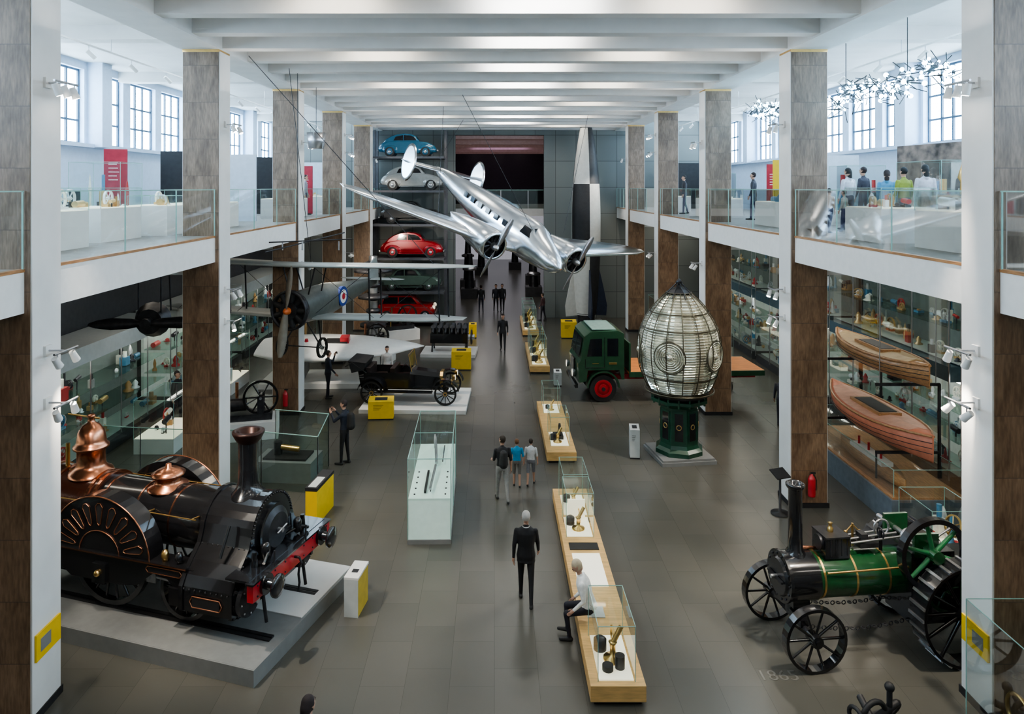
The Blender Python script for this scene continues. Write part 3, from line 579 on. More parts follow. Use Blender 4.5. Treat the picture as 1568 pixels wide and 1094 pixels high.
# ---------------------------------------------------------------- rocket
b=B('rocket'); RW=mat('rocket_white',(.5,.5,.47),.4,na=.06)
HT=11.0-.15
def rr(z): 
    z=z/11.0
    return .84*(1-abs(z-.45)**2.0*1.6) if z<.45 else .84*(1-.62*((z-.45)/.55)**2.4)
zsn=[HT*i/30 for i in range(31)]
for q in range(4):
    for seg in range(3):
        zz=[z for z in zsn if (0,3.9,7.5)[seg]-.01<=z<=(3.99,7.6,11.1)[seg]]
        mm=RW if (q+seg)%2==0 else BLACK; vs=[];n=8
        for z in zz:
            for i in range(n+1):
                t=pi/2*q+pi/2*i/n; vs.append((rr(z)*math.cos(t),rr(z)*math.sin(t),z))
        fs=[(j*(n+1)+i,j*(n+1)+i+1,(j+1)*(n+1)+i+1,(j+1)*(n+1)+i) for j in range(len(zz)-1) for i in range(n)]
        b.add(vs,fs,mm,True)
b.cyl((0,0,HT),(0,0,HT+.04),rr(HT),IRON)
for q in range(4):
    b.M=Matrix.Rotation(pi/2*q,4,'Z'); mm=RW if q in(1,2) else mat('rocket_dark_blue',(.02,.03,.06),.4)
    b.ext([(.55,-.05),(1.2,-.1),(1.25,.5),(1.05,1.5),(.7,3.0),(.6,2.8)],'y',-.04,.04,mm)
b.M=Matrix.Identity(4); b.lathe([(.45,-.1),(.5,0),(.62,.1)],(0,0,0),IRON,20); b.cyl((0,0,-.55),(0,0,0),.5,IRON,n=20); b.box(-1.2,1.2,-1.2,1.2,-.6,-.5,GREYP)
b.done((5.35,41.9,.6),D(8))
# ---------------------------------------------------------------- aeroplanes
def wing(b,y0,y1,c0,c1,x0,x1,z0,z1,th,m,n=6,tip=True,tk=.14):
    secs=[]; N=n
    for i in range(N+1):
        t=i/N; y=y0+(y1-y0)*t; c=c0+(c1-c0)*t; x=x0+(x1-x0)*t; z=z0+(z1-z0)*t
        if tip and i==N: c*=.45; x-=(c1*.25)
        h=c*tk*(1 if i<N else .6)
        secs.append([(x,y,z),(x-.06*c,y,z+.4*h),(x-.3*c,y,z+.6*h),(x-.65*c,y,z+.3*h),(x-c,y,z),(x-.65*c,y,z-.25*h),(x-.3*c,y,z-.4*h),(x-.06*c,y,z-.3*h)])
    b.loft(secs,m)
def ell(x,zc,ry,rz,n=20): return [(x,ry*math.cos(2*pi*i/n),zc+rz*math.sin(2*pi*i/n)) for i in range(n)]
b=B('twin_engine_airliner')
st=[(3.75,-.1,.04,.04),(3.62,-.1,.22,.22),(3.3,-.08,.4,.4),(2.8,-.02,.55,.56),(2.3,.03,.64,.68),(1.9,.1,.7,.82),(1.4,.14,.74,.9),(.4,.12,.76,.88),(-1.5,.12,.75,.85),(-3.2,.14,.66,.74),(-5,.2,.48,.56),(-6.6,.26,.28,.36),(-7.7,.3,.1,.16),(-7.95,.3,.02,.03)]
b.loft([ell(*q) for q in st],ALU)
for s_ in(-1,1):
    wing(b,s_*.3,s_*2.3,2.9,2.7,1.5,1.3,-.45,-.35,.3,ALU,2,False); wing(b,s_*2.3,s_*8.5,2.7,1.0,1.3,.45,-.35,.4,.3,ALU,7,True)
    wing(b,0,s_*2.4,1.15,.9,-6.6,-6.75,.42,.42,.1,ALU,3,True,.1)
    fin=[(-7.0+.72*math.cos(t)-(.15*math.sin(t)),.45+ .95*math.sin(t)) for t in [2*pi*i/24 for i in range(24)]]
    b.loft([[(x,s_*2.15-.05,z) for x,z in [(-7+(x+7)*.8,.45+(z-.45)*.85) for x,z in fin]],[(x,s_*2.15,z) for x,z in fin],[(x,s_*2.15+.05,z) for x,z in [(-7+(x+7)*.8,.45+(z-.45)*.85) for x,z in fin]]],ALU)
    nc=s_*2.3
    b.loft([[(x,nc+p[1],-.2+p[2]+zc) for p in ell(0,0,r,r,24)] for x,r,zc in((2.1,.5,0),(2.15,.56,0),(1.95,.63,0),(1.5,.64,0),(1.2,.6,0),(.6,.56,-.02),(-.4,.42,-.05),(-1.3,.2,-.05),(-1.7,.04,0))],ALU,cap=False)
    b.cyl((1.7,nc,-.2),(1.9,nc,-.2),.5,BLACK,n=24)
    for i in range(9): a=2*pi*i/9; b.cyl((1.92,nc+.12*math.cos(a),-.2+.12*math.sin(a)),(1.92,nc+.46*math.cos(a),-.2+.46*math.sin(a)),.07,IRON,n=8)
    b.lathe([(.16,0),(.15,.15),(.1,.3),(0,.36)],(2.0,nc,-.2),STEEL,16,(1,0,0))
    for i in range(2):
        a=D(80)+pi*i
        e=Vector((0,math.cos(a),math.sin(a))); q=Vector((0,-math.sin(a),math.cos(a))); c0=Vector((2.25,nc,-.2)); secs=[]
        for r,w in((.1,.05),(.35,.1),(.8,.13),(1.15,.1),(1.34,.04)): secs.append([tuple(c0+e*r+q*w+Vector((-.05,0,0))),tuple(c0+e*r+Vector((.02,0,0))),tuple(c0+e*r-q*w+Vector((.05,0,0))),tuple(c0+e*r+Vector((-.02,0,0)))])
        b.loft(secs,STEEL)
    for i in range(6):
        x=.2-i*.72; yb=s_*.762*(1 if i<3 else .985 if i==3 else .95 if i==4 else .91)
        b.box(x-.16,x+.16,min(yb-.03*s_,yb+.012*s_),max(yb-.03*s_,yb+.012*s_),.22,.48,DWIN)
    b.add([(1.95,s_*.66,.42),(1.3,s_*.715,.42),(1.32,s_*.57,.76),(1.75,s_*.5,.74)],[(0,1,2,3)],DWIN)
b.loft([ell(2.25,.42,.5,.2),ell(1.75,.55,.55,.36),ell(1.2,.6,.55,.44),(ell(.2,.55,.5,.42)),ell(-.8,.45,.3,.3)],ALU)
b.add([(2.28,-.02,.52),(2.28,-.42,.46),(1.86,-.46,.82),(1.86,-.02,.92)],[(0,1,2,3)],DWIN); b.add([(2.28,.02,.52),(2.28,.42,.46),(1.86,.46,.82),(1.86,.02,.92)],[(0,1,2,3)],DWIN)
b.done((.8,32,6.05),rot=Euler((D(-12),D(20),D(-57))))
b=B('suspension_cables'); 
for p,q in(((-2.4,30.6,6.7),(-2.2,31,11.5)),((3.2,33.2,5.9),(4.5,34.5,11.5)),((-3.2,37.2,8.9),(-1.6,37,11.5)),((-6.4,25,5.5),(-6.0,21,11.5)),((-2,24,5.4),(-6.5,19,11.5)),((1.6,29.8,6.2),(-1.2,27,11.5))): b.cyl(p,(q[0],q[1],11.48),.01,IRON,n=6)
b.done()
b=B('vintage_biplane'); FAB=mat('doped_fabric',(.4,.43,.42),.4,.2,ns=2,na=.1); FUS=mat('fuselage_grey',(.12,.13,.12),.4,.2)
b.loft([ell(*q) for q in((-.25,0,.5,.5),(-.8,0,.52,.55),(-1.6,0,.48,.6),(-2.6,0,.45,.6),(-4,.02,.33,.45),(-5.6,.08,.2,.28),(-7,.12,.05,.14))],FUS)
b.cyl((0,0,0),(-.3,0,0),.3,IRON,n=20)
for i in range(9): a=2*pi*i/9; b.cyl((-.12,.25*math.cos(a),.25*math.sin(a)),(-.12,.66*math.cos(a),.66*math.sin(a)),.1,BLACK,n=10)
b.tor((-.12,0,0),.62,.05,IRON,(1,0,0),28,6,flat=3)
b.lathe([(.12,0),(.12,.1),(.08,.2),(0,.25)],(0,0,0),mat('orange_hub',(.6,.15,.04),.4),14,(1,0,0))
for i in range(2):
    a=D(82)+pi*i; e=Vector((0,math.cos(a),math.sin(a))); q=Vector((0,-math.sin(a),math.cos(a))); c0=Vector((.14,0,0)); secs=[]
    for r,w in((.08,.06),(.4,.11),(.9,.14),(1.3,.11),(1.52,.04)): secs.append([tuple(c0+e*r+q*w+Vector((-.06,0,0))),tuple(c0+e*r+Vector((.025,0,0))),tuple(c0+e*r-q*w+Vector((.06,0,0))),tuple(c0+e*r-Vector((.025,0,0)))])
    b.loft(secs,mat('prop_wood',(.3,.27,.23),.35))
for s_ in(-1,1):
    wing(b,0,s_*6.0,1.5,1.5,-.45,-.45,1.4,1.5,.1,FAB,4,True,.09); wing(b,s_*.4,s_*5.6,1.35,1.35,-.8,-.8,-.4,-.25,.1,FAB,4,True,.09)
    for y in(2.6,5.0):
        for x in(-.65,-1.6): b.cyl((x,s_*y,-.3),(x+.1,s_*y,1.45),.028,IRON,n=6)
        b.cyl((-1,s_*(y-2.3),-.35),(-1,s_*y,1.45),.008,IRON,n=4); b.cyl((-1,s_*(y-2.3),1.4),(-1,s_*y,-.3),.008,IRON,n=4)
    b.cyl((-.7,s_*.35,.45),(-.7,s_*.6,1.4),.025,IRON); b.cyl((-1.6,s_*.35,.45),(-1.5,s_*.6,1.4),.025,IRON)
    b.wheel((-.9,s_*.75,-1.35),.34,.08,10,TYRE,STEEL,rim=.06,hub=.06,sr=.01); b.cyl((-.9,s_*.72,-1.35),(-.6,s_*.35,-.45),.025,IRON); b.cyl((-.9,s_*.72,-1.35),(-1.4,s_*.35,-.45),.025,IRON)
    wing(b,0,s_*1.4,.9,.6,-6.2,-6.4,.25,.25,.05,FAB,3,True,.07)
    for R,m_,k in((.36,mat('roundel_blue',(.02,.05,.25),.5),0),(.25,WHITE,.006),(.12,RED,.012)): b.cyl((-3.1,s_*(.33),.05),(-3.1,s_*(.445+k),.05),R,m_,n=24)
b.cyl((-.9,-.75,-1.35),(-.9,.75,-1.35),.02,IRON)
b.ext([(-6.2,.2),(-6.5,.95),(-6.9,1.1),(-7.2,.8),(-7.2,-.1),(-6.8,0)],'y',-.03,.03,FAB)
b.done((-6.75,23.5,3.95),D(-104.5))
b=B('aircraft_propeller'); 
for i in range(2):
    a=pi*i; secs=[]
    for r,w in((.06,.06),(.4,.13),(.9,.16),(1.3,.1),(1.5,.03)): x=r*math.cos(a); secs.append([(x,.04,w),(x,.02,0),(x,-.04,-w),(x,-.02,0)])
    b.loft(secs,IRON)
b.cyl((0,-.15,0),(0,.2,0),.14,IRON); b.cyl((0,.2,0),(0,.6,0),.35,IRON,r2=.5); b.cyl((-.3,.3,.2),(-.3,.3,1.9),.02,IRON); b.cyl((.3,.3,.2),(.3,.3,1.9),.02,IRON)
b.done((-9.6,19.8,4.25),D(8))
b=B('hanging_rod_mobile'); b.cyl((-6.75,21.5,6.35),(-4.4,22.2,6.4),.02,IRON); b.cyl((-6.7,21,6.1),(-4.8,23,6.55),.02,IRON); b.cyl((-6.0,21.9,6.4),(-6.0,21.9,11.48),.01,IRON)
for x in(-6.4,-5.8,-4.7): b.cyl((x,21.7,6.37),(x,21.7,6.1),.02,STEEL)
b.done()
b=B('hanging_bucket'); b.lathe([(0,0),(.26,0),(.33,.55),(.31,.55),(.25,.03)],(0,0,0),STEEL,20); b.tor((0,0,.55),.33,.012,STEEL,(1,0,0),16,5,0,pi); b.cyl((0,0,.5),(0,0,2.13),.01,IRON); b.done((-6.2,25.0,9.35))
# ---------------------------------------------------------------- racing hull
b=B('white_racing_boat'); HW=mat('gloss_white',(.85,.85,.83),.3,na=.03,coat=.3); secs=[]
for x,w,h0,h1 in((-3.6,.9,.35,.6),(-2.8,1.25,.25,.66),(-1.2,1.4,.18,.7),(.4,1.25,.2,.66),(1.8,.8,.3,.58),(2.7,.3,.42,.52),(3.1,.03,.45,.47)):
    secs.append([(x,w*math.cos(t),(h0+h1)/2+((h1-h0)/2)*math.sin(t)*(1 if math.sin(t)>0 else 1.3)) for t in [2*pi*i/18 for i in range(18)]])
b.loft(secs,HW); b.box(-.9,.0,-.22,.22,.62,.74,BLACK); b.box(-.3,.05,-.2,.2,.62,.9,RED); b.cyl((-1.7,0,.6),(-1.7,0,.8),.1,RED,r2=.06)
for x in(-1.8,1.4): b.box(x-.06,x+.06,-.5,.5,-.75,.25,GREYP)
b.done((-6.0,29.6,1.0),rot=Euler((D(9),0,D(2))))
b=B('boat_stand_plinth'); b.box(-3.2,3.2,-1.3,1.0,0,.2,WHITE); b.done((-6.2,29.8,0),D(2))
# ---------------------------------------------------------------- aero engine exhibit
b=B('aero_engine_exhibit'); b.box(-1.3,1.3,-.9,.9,0,.15,WHITE); b.box(-.9,.9,-.34,.3,.55,1.0,BLACKP); 
for i in range(6):
    for s_ in(-1,1): b.cyl((-.75+i*.3,0,.95),(-.75+i*.3,s_*.35,1.35),.12,IRON); b.cyl((-.75+i*.3,s_*.3,1.3),(-.75+i*.3,s_*.6,1.1),.05,IRON)
for x in(-.8,.8):
    for y in(-.4,.4): b.cyl((x,y,.15),(x,y*.6,.6),.04,IRON)
b.cyl((.9,0,.8),(1.2,0,.8),.12,STEEL); b.wheel((1.05,0,.8),.35,.06,6,IRON,IRON,axis=(1,0,0)); b.done((-2.15,34.6,0),D(-3))
# ---------------------------------------------------------------- central glass case
b=B('tall_display_case')
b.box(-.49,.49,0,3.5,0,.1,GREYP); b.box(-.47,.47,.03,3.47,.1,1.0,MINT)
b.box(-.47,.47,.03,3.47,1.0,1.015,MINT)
for x in(-.476,.476): b.add([(x,.02,.98),(x,3.48,.98),(x,3.48,1.9),(x,.02,1.9)],[(0,1,2,3)],GLASS)
for y in(.02,1.745,3.48): b.add([(-.476,y,.98),(.476,y,.98),(.476,y,1.9),(-.476,y,1.9)],[(0,1,2,3)],GLASS)
b.add([(-.476,.02,1.904),(.476,.02,1.904),(.476,3.48,1.904),(-.476,3.48,1.904)],[(0,1,2,3)],GLASS)
for x in(-.48,.48):
    for y in(.02,1.745,3.48): b.bx((x,y,1.0),(.014,.014,1.8),GEDGE)
    b.box(x-.007,x+.007,.02,3.48,1.9,1.915,GEDGE)
for y in(.02,1.745,3.48): b.box(-.48,.48,y-.007,y+.007,1.9,1.915,GEDGE)
b.cyl((0,.3,1.12),(.05,1.6,1.16),.03,STEEL); b.box(-.14,-.09,.3,1.5,1.02,1.08,IRON); b.cyl((.05,1.9,1.1),(-.05,3.2,1.3),.035,STEEL); b.cyl((.2,2,1.1),(.2,3.1,1.1),.015,IRON)
for y in(.4,.9,1.5): b.cyl((.0,y,1.01),(.02,y,1.12),.012,IRON)
for x in(-.35,.35):
    for i in range(5): b.cyl((x,.25+i*.32,1.015),(x,.25+i*.32,1.03),.02,IRON)
b.wheel((-.05,3.0,1.25),.18,.04,8,STEEL,STEEL,axis=(1,0,0),rim=.02,hub=.03,sr=.008)
b.done((-1.46,16.08,0),D(1.2))
# ---------------------------------------------------------------- display benches
def gcase(b,x0,x1,y0,y1,z0,z1,lin=True):
    for X in(x0,x1): b.add([(X,y0,z0),(X,y1,z0),(X,y1,z1),(X,y0,z1)],[(0,1,2,3)],GLASS)
    for Y in(y0,y1): b.add([(x0,Y,z0),(x1,Y,z0),(x1,Y,z1),(x0,Y,z1)],[(0,1,2,3)],GLASS)
    b.add([(x0,y0,z1),(x1,y0,z1),(x1,y1,z1),(x0,y1,z1)],[(0,1,2,3)],GLASS)
    for X in(x0,x1):
        for Y in(y0,y1): b.bx((X,Y,(z0+z1)/2),(.01,.01,z1-z0),GEDGE)
        b.box(X-.005,X+.005,y0,y1,z1,z1+.01,GEDGE)
    for Y in(y0,y1): b.box(x0,x1,Y-.005,Y+.005,z1,z1+.01,GEDGE)
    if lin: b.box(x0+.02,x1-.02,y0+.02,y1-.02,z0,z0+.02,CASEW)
def instrument(b,x,y,z,k=1):
    b.lathe([(.13*k,0),(.13*k,.03*k),(.04*k,.06*k),(.035*k,.2*k),(.06*k,.24*k),(0,.25*k)],(x,y,z),BRASS,14)
    b.cyl((x,y,z+.22*k),(x+.12*k,y+.05,z+.42*k),.035*k,BRASS,n=12); b.lathe([(.09*k,0),(.09*k,.14*k),(.05*k,.17*k),(0,.17*k)],(x-.14*k,y+.22*k,z),IRON,14); b.tor((x+.05,y+.28*k,z+.15*k),.12*k,.015*k,BRASS,(1,0,0),16,6); b.cyl((x+.05,y+.28*k,z),(x+.05,y+.28*k,z+.06),.04*k,BRASS)
def bench(y0,y1):
    b=B('display_bench'); b.box(.06,.8,.06,y1-y0-.06,0,.08,BLACK); b.box(0,.86,0,y1-y0,.07,.32,WOODB); return b
b=bench(11.05,18.3)
b.box(.14,.72,2.75,4.0,.32,.335,CASEW); b.box(.12,.74,4.15,4.45,.32,.335,BLACK); b.box(.1,.7,5.4,5.62,.32,.335,BLACK); b.box(.18,.5,1.75,2.1,.32,.335,LGREY); b.done((1.48,11.05,0),bevel=.006)
b=B('instrument_case'); gcase(b,-.29,.29,0,1.15,0,.85); instrument(b,.02,.5,.02,1.2); b.cyl((-.1,.25,.02),(-.1,.25,.1),.09,BLACK); b.cyl((.1,.3,.02),(.1,.3,.22),.08,IRON); b.done((1.9,11.15,.32))
b=B('instrument_case'); gcase(b,-.3,.3,0,.95,0,.95); instrument(b,0,.35,.02,1.1); b.box(-.2,.2,.75,.8,.02,.5,CASEW); b.done((1.88,15.75,.32)); 
b=B('instrument_case'); gcase(b,-.29,.29,0,1.1,0,.95); instrument(b,0,.5,.02,1); b.done((1.9,16.8,.32))
b=bench(20.8,25.8); b.done((1.52,20.8,0),bevel=.006)
b=B('instrument_case'); gcase(b,-.28,.28,0,1.2,0,.85); instrument(b,-.05,.3,.02,1); b.wheel((.05,.7,.25),.2,.05,6,IRON,IRON,axis=(1,0,0),rim=.03,hub=.04,sr=.012); b.box(-.15,.15,.5,.9,.02,.12,IRON); b.done((1.95,21.3,.32))
b=B('instrument_case'); gcase(b,-.28,.28,0,1.0,0,.85); instrument(b,0,.3,.02,.8); b.done((1.95,24.4,.32))
for y0,y1 in((30.8,35.6),(38.5,43)):
    b=bench(y0,y1); b.done((1.52,y0,0),bevel=.006)
    for yy in(.3,1.9,3.2):
        b=B('instrument_case'); gcase(b,-.32,.32,0,1.1,0,1.1); instrument(b,0,.3,.02,1.4); instrument(b,.05,.7,.02,1); b.done((1.95,y0+yy,.32))
# ---------------------------------------------------------------- signs, bollards
def sign(loc,rz,w,d,h,side,top):
    b=B('information_plinth'); b.box(-w/2,w/2,-d/2,d/2,0,.04,BLACK); b.box(-w/2,w/2,-d/2,d/2,.04,h-.05,side)
    b.loft([[(-w/2,-d/2,h-.05),(w/2,-d/2,h-.05),(w/2,d/2,h-.05),(-w/2,d/2,h-.05)],[(-w/2,-d/2,h),(w/2,-d/2,h),(w/2,d/2,h+.08),(-w/2,d/2,h+.08)]],side,False)
    b.add([(-w/2,-d/2,h+.004),(w/2,-d/2,h+.004),(w/2,d/2,h+.084),(-w/2,d/2,h+.084)],[(0,1,2,3)],top); 
    b.add([(-w/4,-d/4,h+.028),(w/4,-d/4,h+.028),(w/4,d/4,h+.07),(-w/4,d/4,h+.07)],[(0,1,2,3)],BLACK)
    for i in range(4): b.box(-w*.3,-w*.3+w*(.4-.05*i),-d/2-.003,-d/2,h*.8-.05*i,h*.8-.05*i+.01,BLACK)
    b.done(loc,rz)
OCH=mat('ochre_side',(.55,.4,.06),.5)
b=B('information_plinth'); b.box(-.13,.13,-.3,.3,0,.7,OCH); b.box(-.135,.135,-.31,-.3,0,.7,LGREY); b.box(-.14,.14,-.31,.31,.7,.74,WHITE); b.box(-.06,.06,-.12,.0,.742,.745,BLACK); b.done((-2.62,13.65,0),D(-8),bevel=.008)
b=B('information_plinth'); b.box(-.14,.14,-.55,.55,0,.82,YEL); b.box(-.15,.15,-.56,.56,.82,.9,BLACK); b.box(-.1,.1,-.5,.1,.9,.903,LGREY); b.done((-4.25,17.5,0),D(-8),bevel=.008)
sign((-3.92,24.9,0),D(4),.86,.45,.62,YEL,YEL); sign((-1.45,31.6,0),0,.85,.45,.8,YEL,YEL); sign((3.95,38.2,0),0,.8,.45,.85,YEL,YEL)
sign((4.15,21.3,0),D(-5),.28,.35,.85,LGREY,WHITE); sign((2.55,29,0),0,.3,.3,.55,LGREY,WHITE); sign((-1.15,38.2,0),0,.4,.3,.7,YEL,YEL)
b=B('yellow_notice'); b.box(-.0,.03,-.3,.3,-.2,.2,YEL); b.box(.03,.033,-.2,.05,-.1,.1,GREYP); b.done((XL+.015,11.01,1.1))
b=B('yellow_notice'); b.box(-.03,.0,-.3,.3,-.2,.2,YEL); b.box(-.033,-.03,-.2,.05,-.1,.1,GREYP); b.done((XR-.015,11.01,1.1))
b=B('fire_extinguisher'); b.lathe([(0,0),(.085,0),(.09,.03),(.09,.42),(.06,.5),(.03,.52),(.03,.56),(0,.56)],(0,0,0),RED,16); b.bx((.03,0,.58),(.12,.04,.04),BLACK); b.tube([(.05,0,.56),(.12,0,.4),(.11,0,.15)],.012,BLACK); b.done((7.85,17.77,.35))
b=B('fire_extinguisher'); b.lathe([(0,0),(.085,0),(.09,.03),(.09,.42),(.06,.5),(.03,.52),(.03,.56),(0,.56)],(0,0,0),RED,16); b.bx((.03,0,.58),(.12,.04,.04),BLACK); b.done((-7.3,25.08,.35))
b=B('reading_stand'); b.lathe([(.22,0),(.22,.03),(.03,.05),(.025,.95)],(0,0,0),BLACK,16); b.box(-.2,.2,-.16,.16,.97,1.0,BLACK,(D(25),0,0)); b.cyl((0,0,.9),(0,0,.98),.025,BLACK); b.done((7.0,17.6,0),D(20))
b=B('glass_showcase'); gcase(b,-.9,.9,-.9,.9,.3,2.15,False); b.box(-.9,.9,-.9,.9,0,.3,GREYP); instrument(b,-.3,.2,.32,2.0); b.done((7.6,9.3,0))
b=B('ship_anchor'); b.tor((0,0,.25),.22,.04,BLACK,(0,1,0),24,8); b.cyl((-.4,0,.1),(.45,0,.35),.05,BLACK); b.cyl((-.1,-.3,.06),(.1,.35,.3),.05,BLACK); b.tor((-.35,0,.35),.12,.03,BLACK,(1,0,0),16,8); b.cyl((.3,0,0),(.3,0,.6),.04,BLACK); b.sph((.3,0,.62),.07,BLACK); b.tor((.45,.1,.2),.14,.035,BLACK,(0,1,.4),16,8); b.box(-.5,.5,-.3,.3,0,.05,BLACK); b.done((5.55,10.5,0),D(20))
def fence(pts,h,name='glass_barrier',z=0):
    b=B(name)
    for a,c in zip(pts[:-1],pts[1:]):
        a=Vector((*a,z));c=Vector((*c,z))
        b.add([tuple(a),tuple(c),tuple(c+Vector((0,0,h))),tuple(a+Vector((0,0,h)))],[(0,1,2,3)],GLASSG)
        b.cyl(a+Vector((0,0,h)),c+Vector((0,0,h)),.014,GEDGE,n=6); b.cyl(a,a+Vector((0,0,h)),.014,STEEL,n=6); b.cyl(c,c+Vector((0,0,h)),.014,STEEL,n=6)
    return b.done()
fence([(-7.7,19.3),(-6.2,19.1),(-4.6,18.7),(-4.75,20.6),(-6.4,21)],1.5); fence([(-11.3,20.5),(-10,20.3),(-8.2,20.1)],1.2)
b=B('exhibit_base'); b.box(-.9,.7,-.5,.5,0,.55,GREYP); b.box(-.7,.5,-.35,.35,.55,.6,BLACK); b.cyl((-.4,0,.6),(-.4,0,.95),.12,IRON); b.cyl((.2,0,.75),(-.3,0,.8),.08,BRASS); b.done((-5.6,19.9,0),D(-5))
# ---------------------------------------------------------------- boats right
def boat(name,loc,L,W,Hh,hull,deck,rot=0):
    b=B(name); secs=[]; N=10
    for i in range(N+1):
        t=-1+2*i/N; w=W/2*max(.03,(1-abs(t)**2.4)); sh=.12*t*t*Hh*2
        secs.append([(-w,t*L/2,Hh+sh),(-w*.92,t*L/2,Hh*.5+sh),(-w*.5,t*L/2,Hh*.1+sh*.8),(0,t*L/2,sh*.8),(w*.5,t*L/2,Hh*.1+sh*.8),(w*.92,t*L/2,Hh*.5+sh),(w,t*L/2,Hh+sh),(0,t*L/2,Hh+sh+.05)])
    b.loft(secs,hull)
    for s_ in(0,6): b.tube([q[s_] for q in secs],.03,WOODD,6)
    dk=[[ (q[0][0]*.86,q[0][1]*.96,q[0][2]+.02),(q[6][0]*.86,q[6][1]*.96,q[6][2]+.02),(0,q[0][1]*.96,q[7][2]+.03)] for q in secs[1:-1]]
    b.loft(dk,deck,False)
    b.box(-W*.22,W*.22,-L*.14,L*.16,Hh+.0,Hh+.13,WOODD); b.box(-W*.17,W*.17,-L*.12,L*.14,Hh+.1,Hh+.14,BLACK)
    for k_ in range(3):
        zz=.35+.2*k_; b.tube([(q[0][0]*1.01*(.9+.08*k_),q[0][1],q[3][2]+(q[0][2]-q[3][2])*zz) for q in secs],.008,IRON,4)
    return b.done(loc,rot)
boat('rowing_boat',(10.3,19.3,3.15),4.6,1.15,.5,WOODD,mat('deck_tan',(.42,.3,.16),.5)); 
boat('lifeboat',(10.2,19.2,1.45),5.0,1.35,.6,mat('salmon_hull',(.55,.2,.12),.45),mat('deck_salmon',(.58,.33,.24),.5))
b=B('boat_support_frame')
for y in(17.9,20.6):
    b.box(9.5,11.1,y-.025,y+.025,3.05,3.12,IRON); b.box(9.5,11.1,y-.025,y+.025,1.36,1.43,IRON); b.box(11.06,11.11,y-.03,y+.03,.75,3.1,IRON); b.box(9.5,9.53,y-.02,y+.02,.75,1.4,IRON)
    b.cyl((9.6,y,3.1),(9.6,y,6.1),.012,STEEL); b.cyl((11.0,y,3.1),(11,y,6.1),.012,STEEL)
b.done()
b=B('boat_display_plinth'); b.box(9.35,11.2,16.9,22.2,0,.62,mat('slate_plinth',(.14,.17,.2),.5)); b.box(9.4,11.15,16.95,22.15,.62,.66,WOODD); gcase(b,9.45,11.1,17.0,22.1,.66,1.3,False); b.done()
b=B('ship_model'); secs=[]
for i in range(9):
    t=-1+i/4; w=.3*max(.05,1-abs(t)**2.5); secs.append([(-w,t*1.6,.3),(-w*.7,t*1.6,.05),(0,t*1.6,0),(w*.7,t*1.6,.05),(w,t*1.6,.3)])
b.loft(secs,WOODD); b.box(-.15,.15,-.8,.8,.3,.4,WHITE); 
for y in(-.5,.1,.6): b.cyl((0,y,.3),(0,y,.6),.03,RED)
b.done((9.85,18.8,.69))
# ---------------------------------------------------------------- showcases with exhibits
COLS=[mat('ex_%d'%i,c,.35,me) for i,(c,me) in enumerate([((.75,.5,.25),.7),((.05,.05,.06),.3),((.75,.75,.75),.7),((.5,.05,.05),0),((.85,.83,.75),0),((.1,.25,.4),0),((.45,.25,.1),0),((.85,.87,.9),.2)])]
def junk(b,x0,x1,y0,y1,z,zmax,n):
    for i in range(n):
        x=random.uniform(x0,x1); y=random.uniform(y0,y1); m=random.choice(COLS); h=random.uniform(.12,1)*zmax; r=random.uniform(.05,.17); k=random.random()
        if k<.3: b.lathe([(r,0),(r*1.1,h*.1),(r*.5,h*.3),(r*.7,h*.6),(r*.3,h*.9),(0,h)],(x,y,z),m,10)
        elif k<.55: b.bx((x,y,z+h*.3),(r*1.6,r*2,h*.6),m); b.cyl((x,y,z+h*.6),(x,y,z+h),r*.5,random.choice(COLS),n=10)
        elif k<.8: b.wheel((x,y,z+r*1.3),r*1.3,.05,6,m,m,axis=(1,0,0) if random.random()<.6 else (.5,1,0),rim=.03,hub=.04,sr=.012); b.bx((x,y,z+.03),(r,r*2,.06),random.choice(COLS))
        else: b.cyl((x,y-r,z+h*.5),(x,y+r*1.5,z+h*.6),r*.6,m,n=10); b.cyl((x,y,z),(x,y,z+h*.5),.02,COLS[1],n=6)
LBX=mat('lit_case_back',(.35,.39,.36),.5,em=.14,emc=(.9,1,.88)); LBX2=mat('lit_case_back_dim',(.12,.14,.13),.5,em=.03,emc=(.85,1,.9)); CSTRIP=mat('case_strip_light',(1,1,1),.5,em=15,emc=(1,1,.9)); SLB=mat('slate_band',(.07,.12,.15),.5)
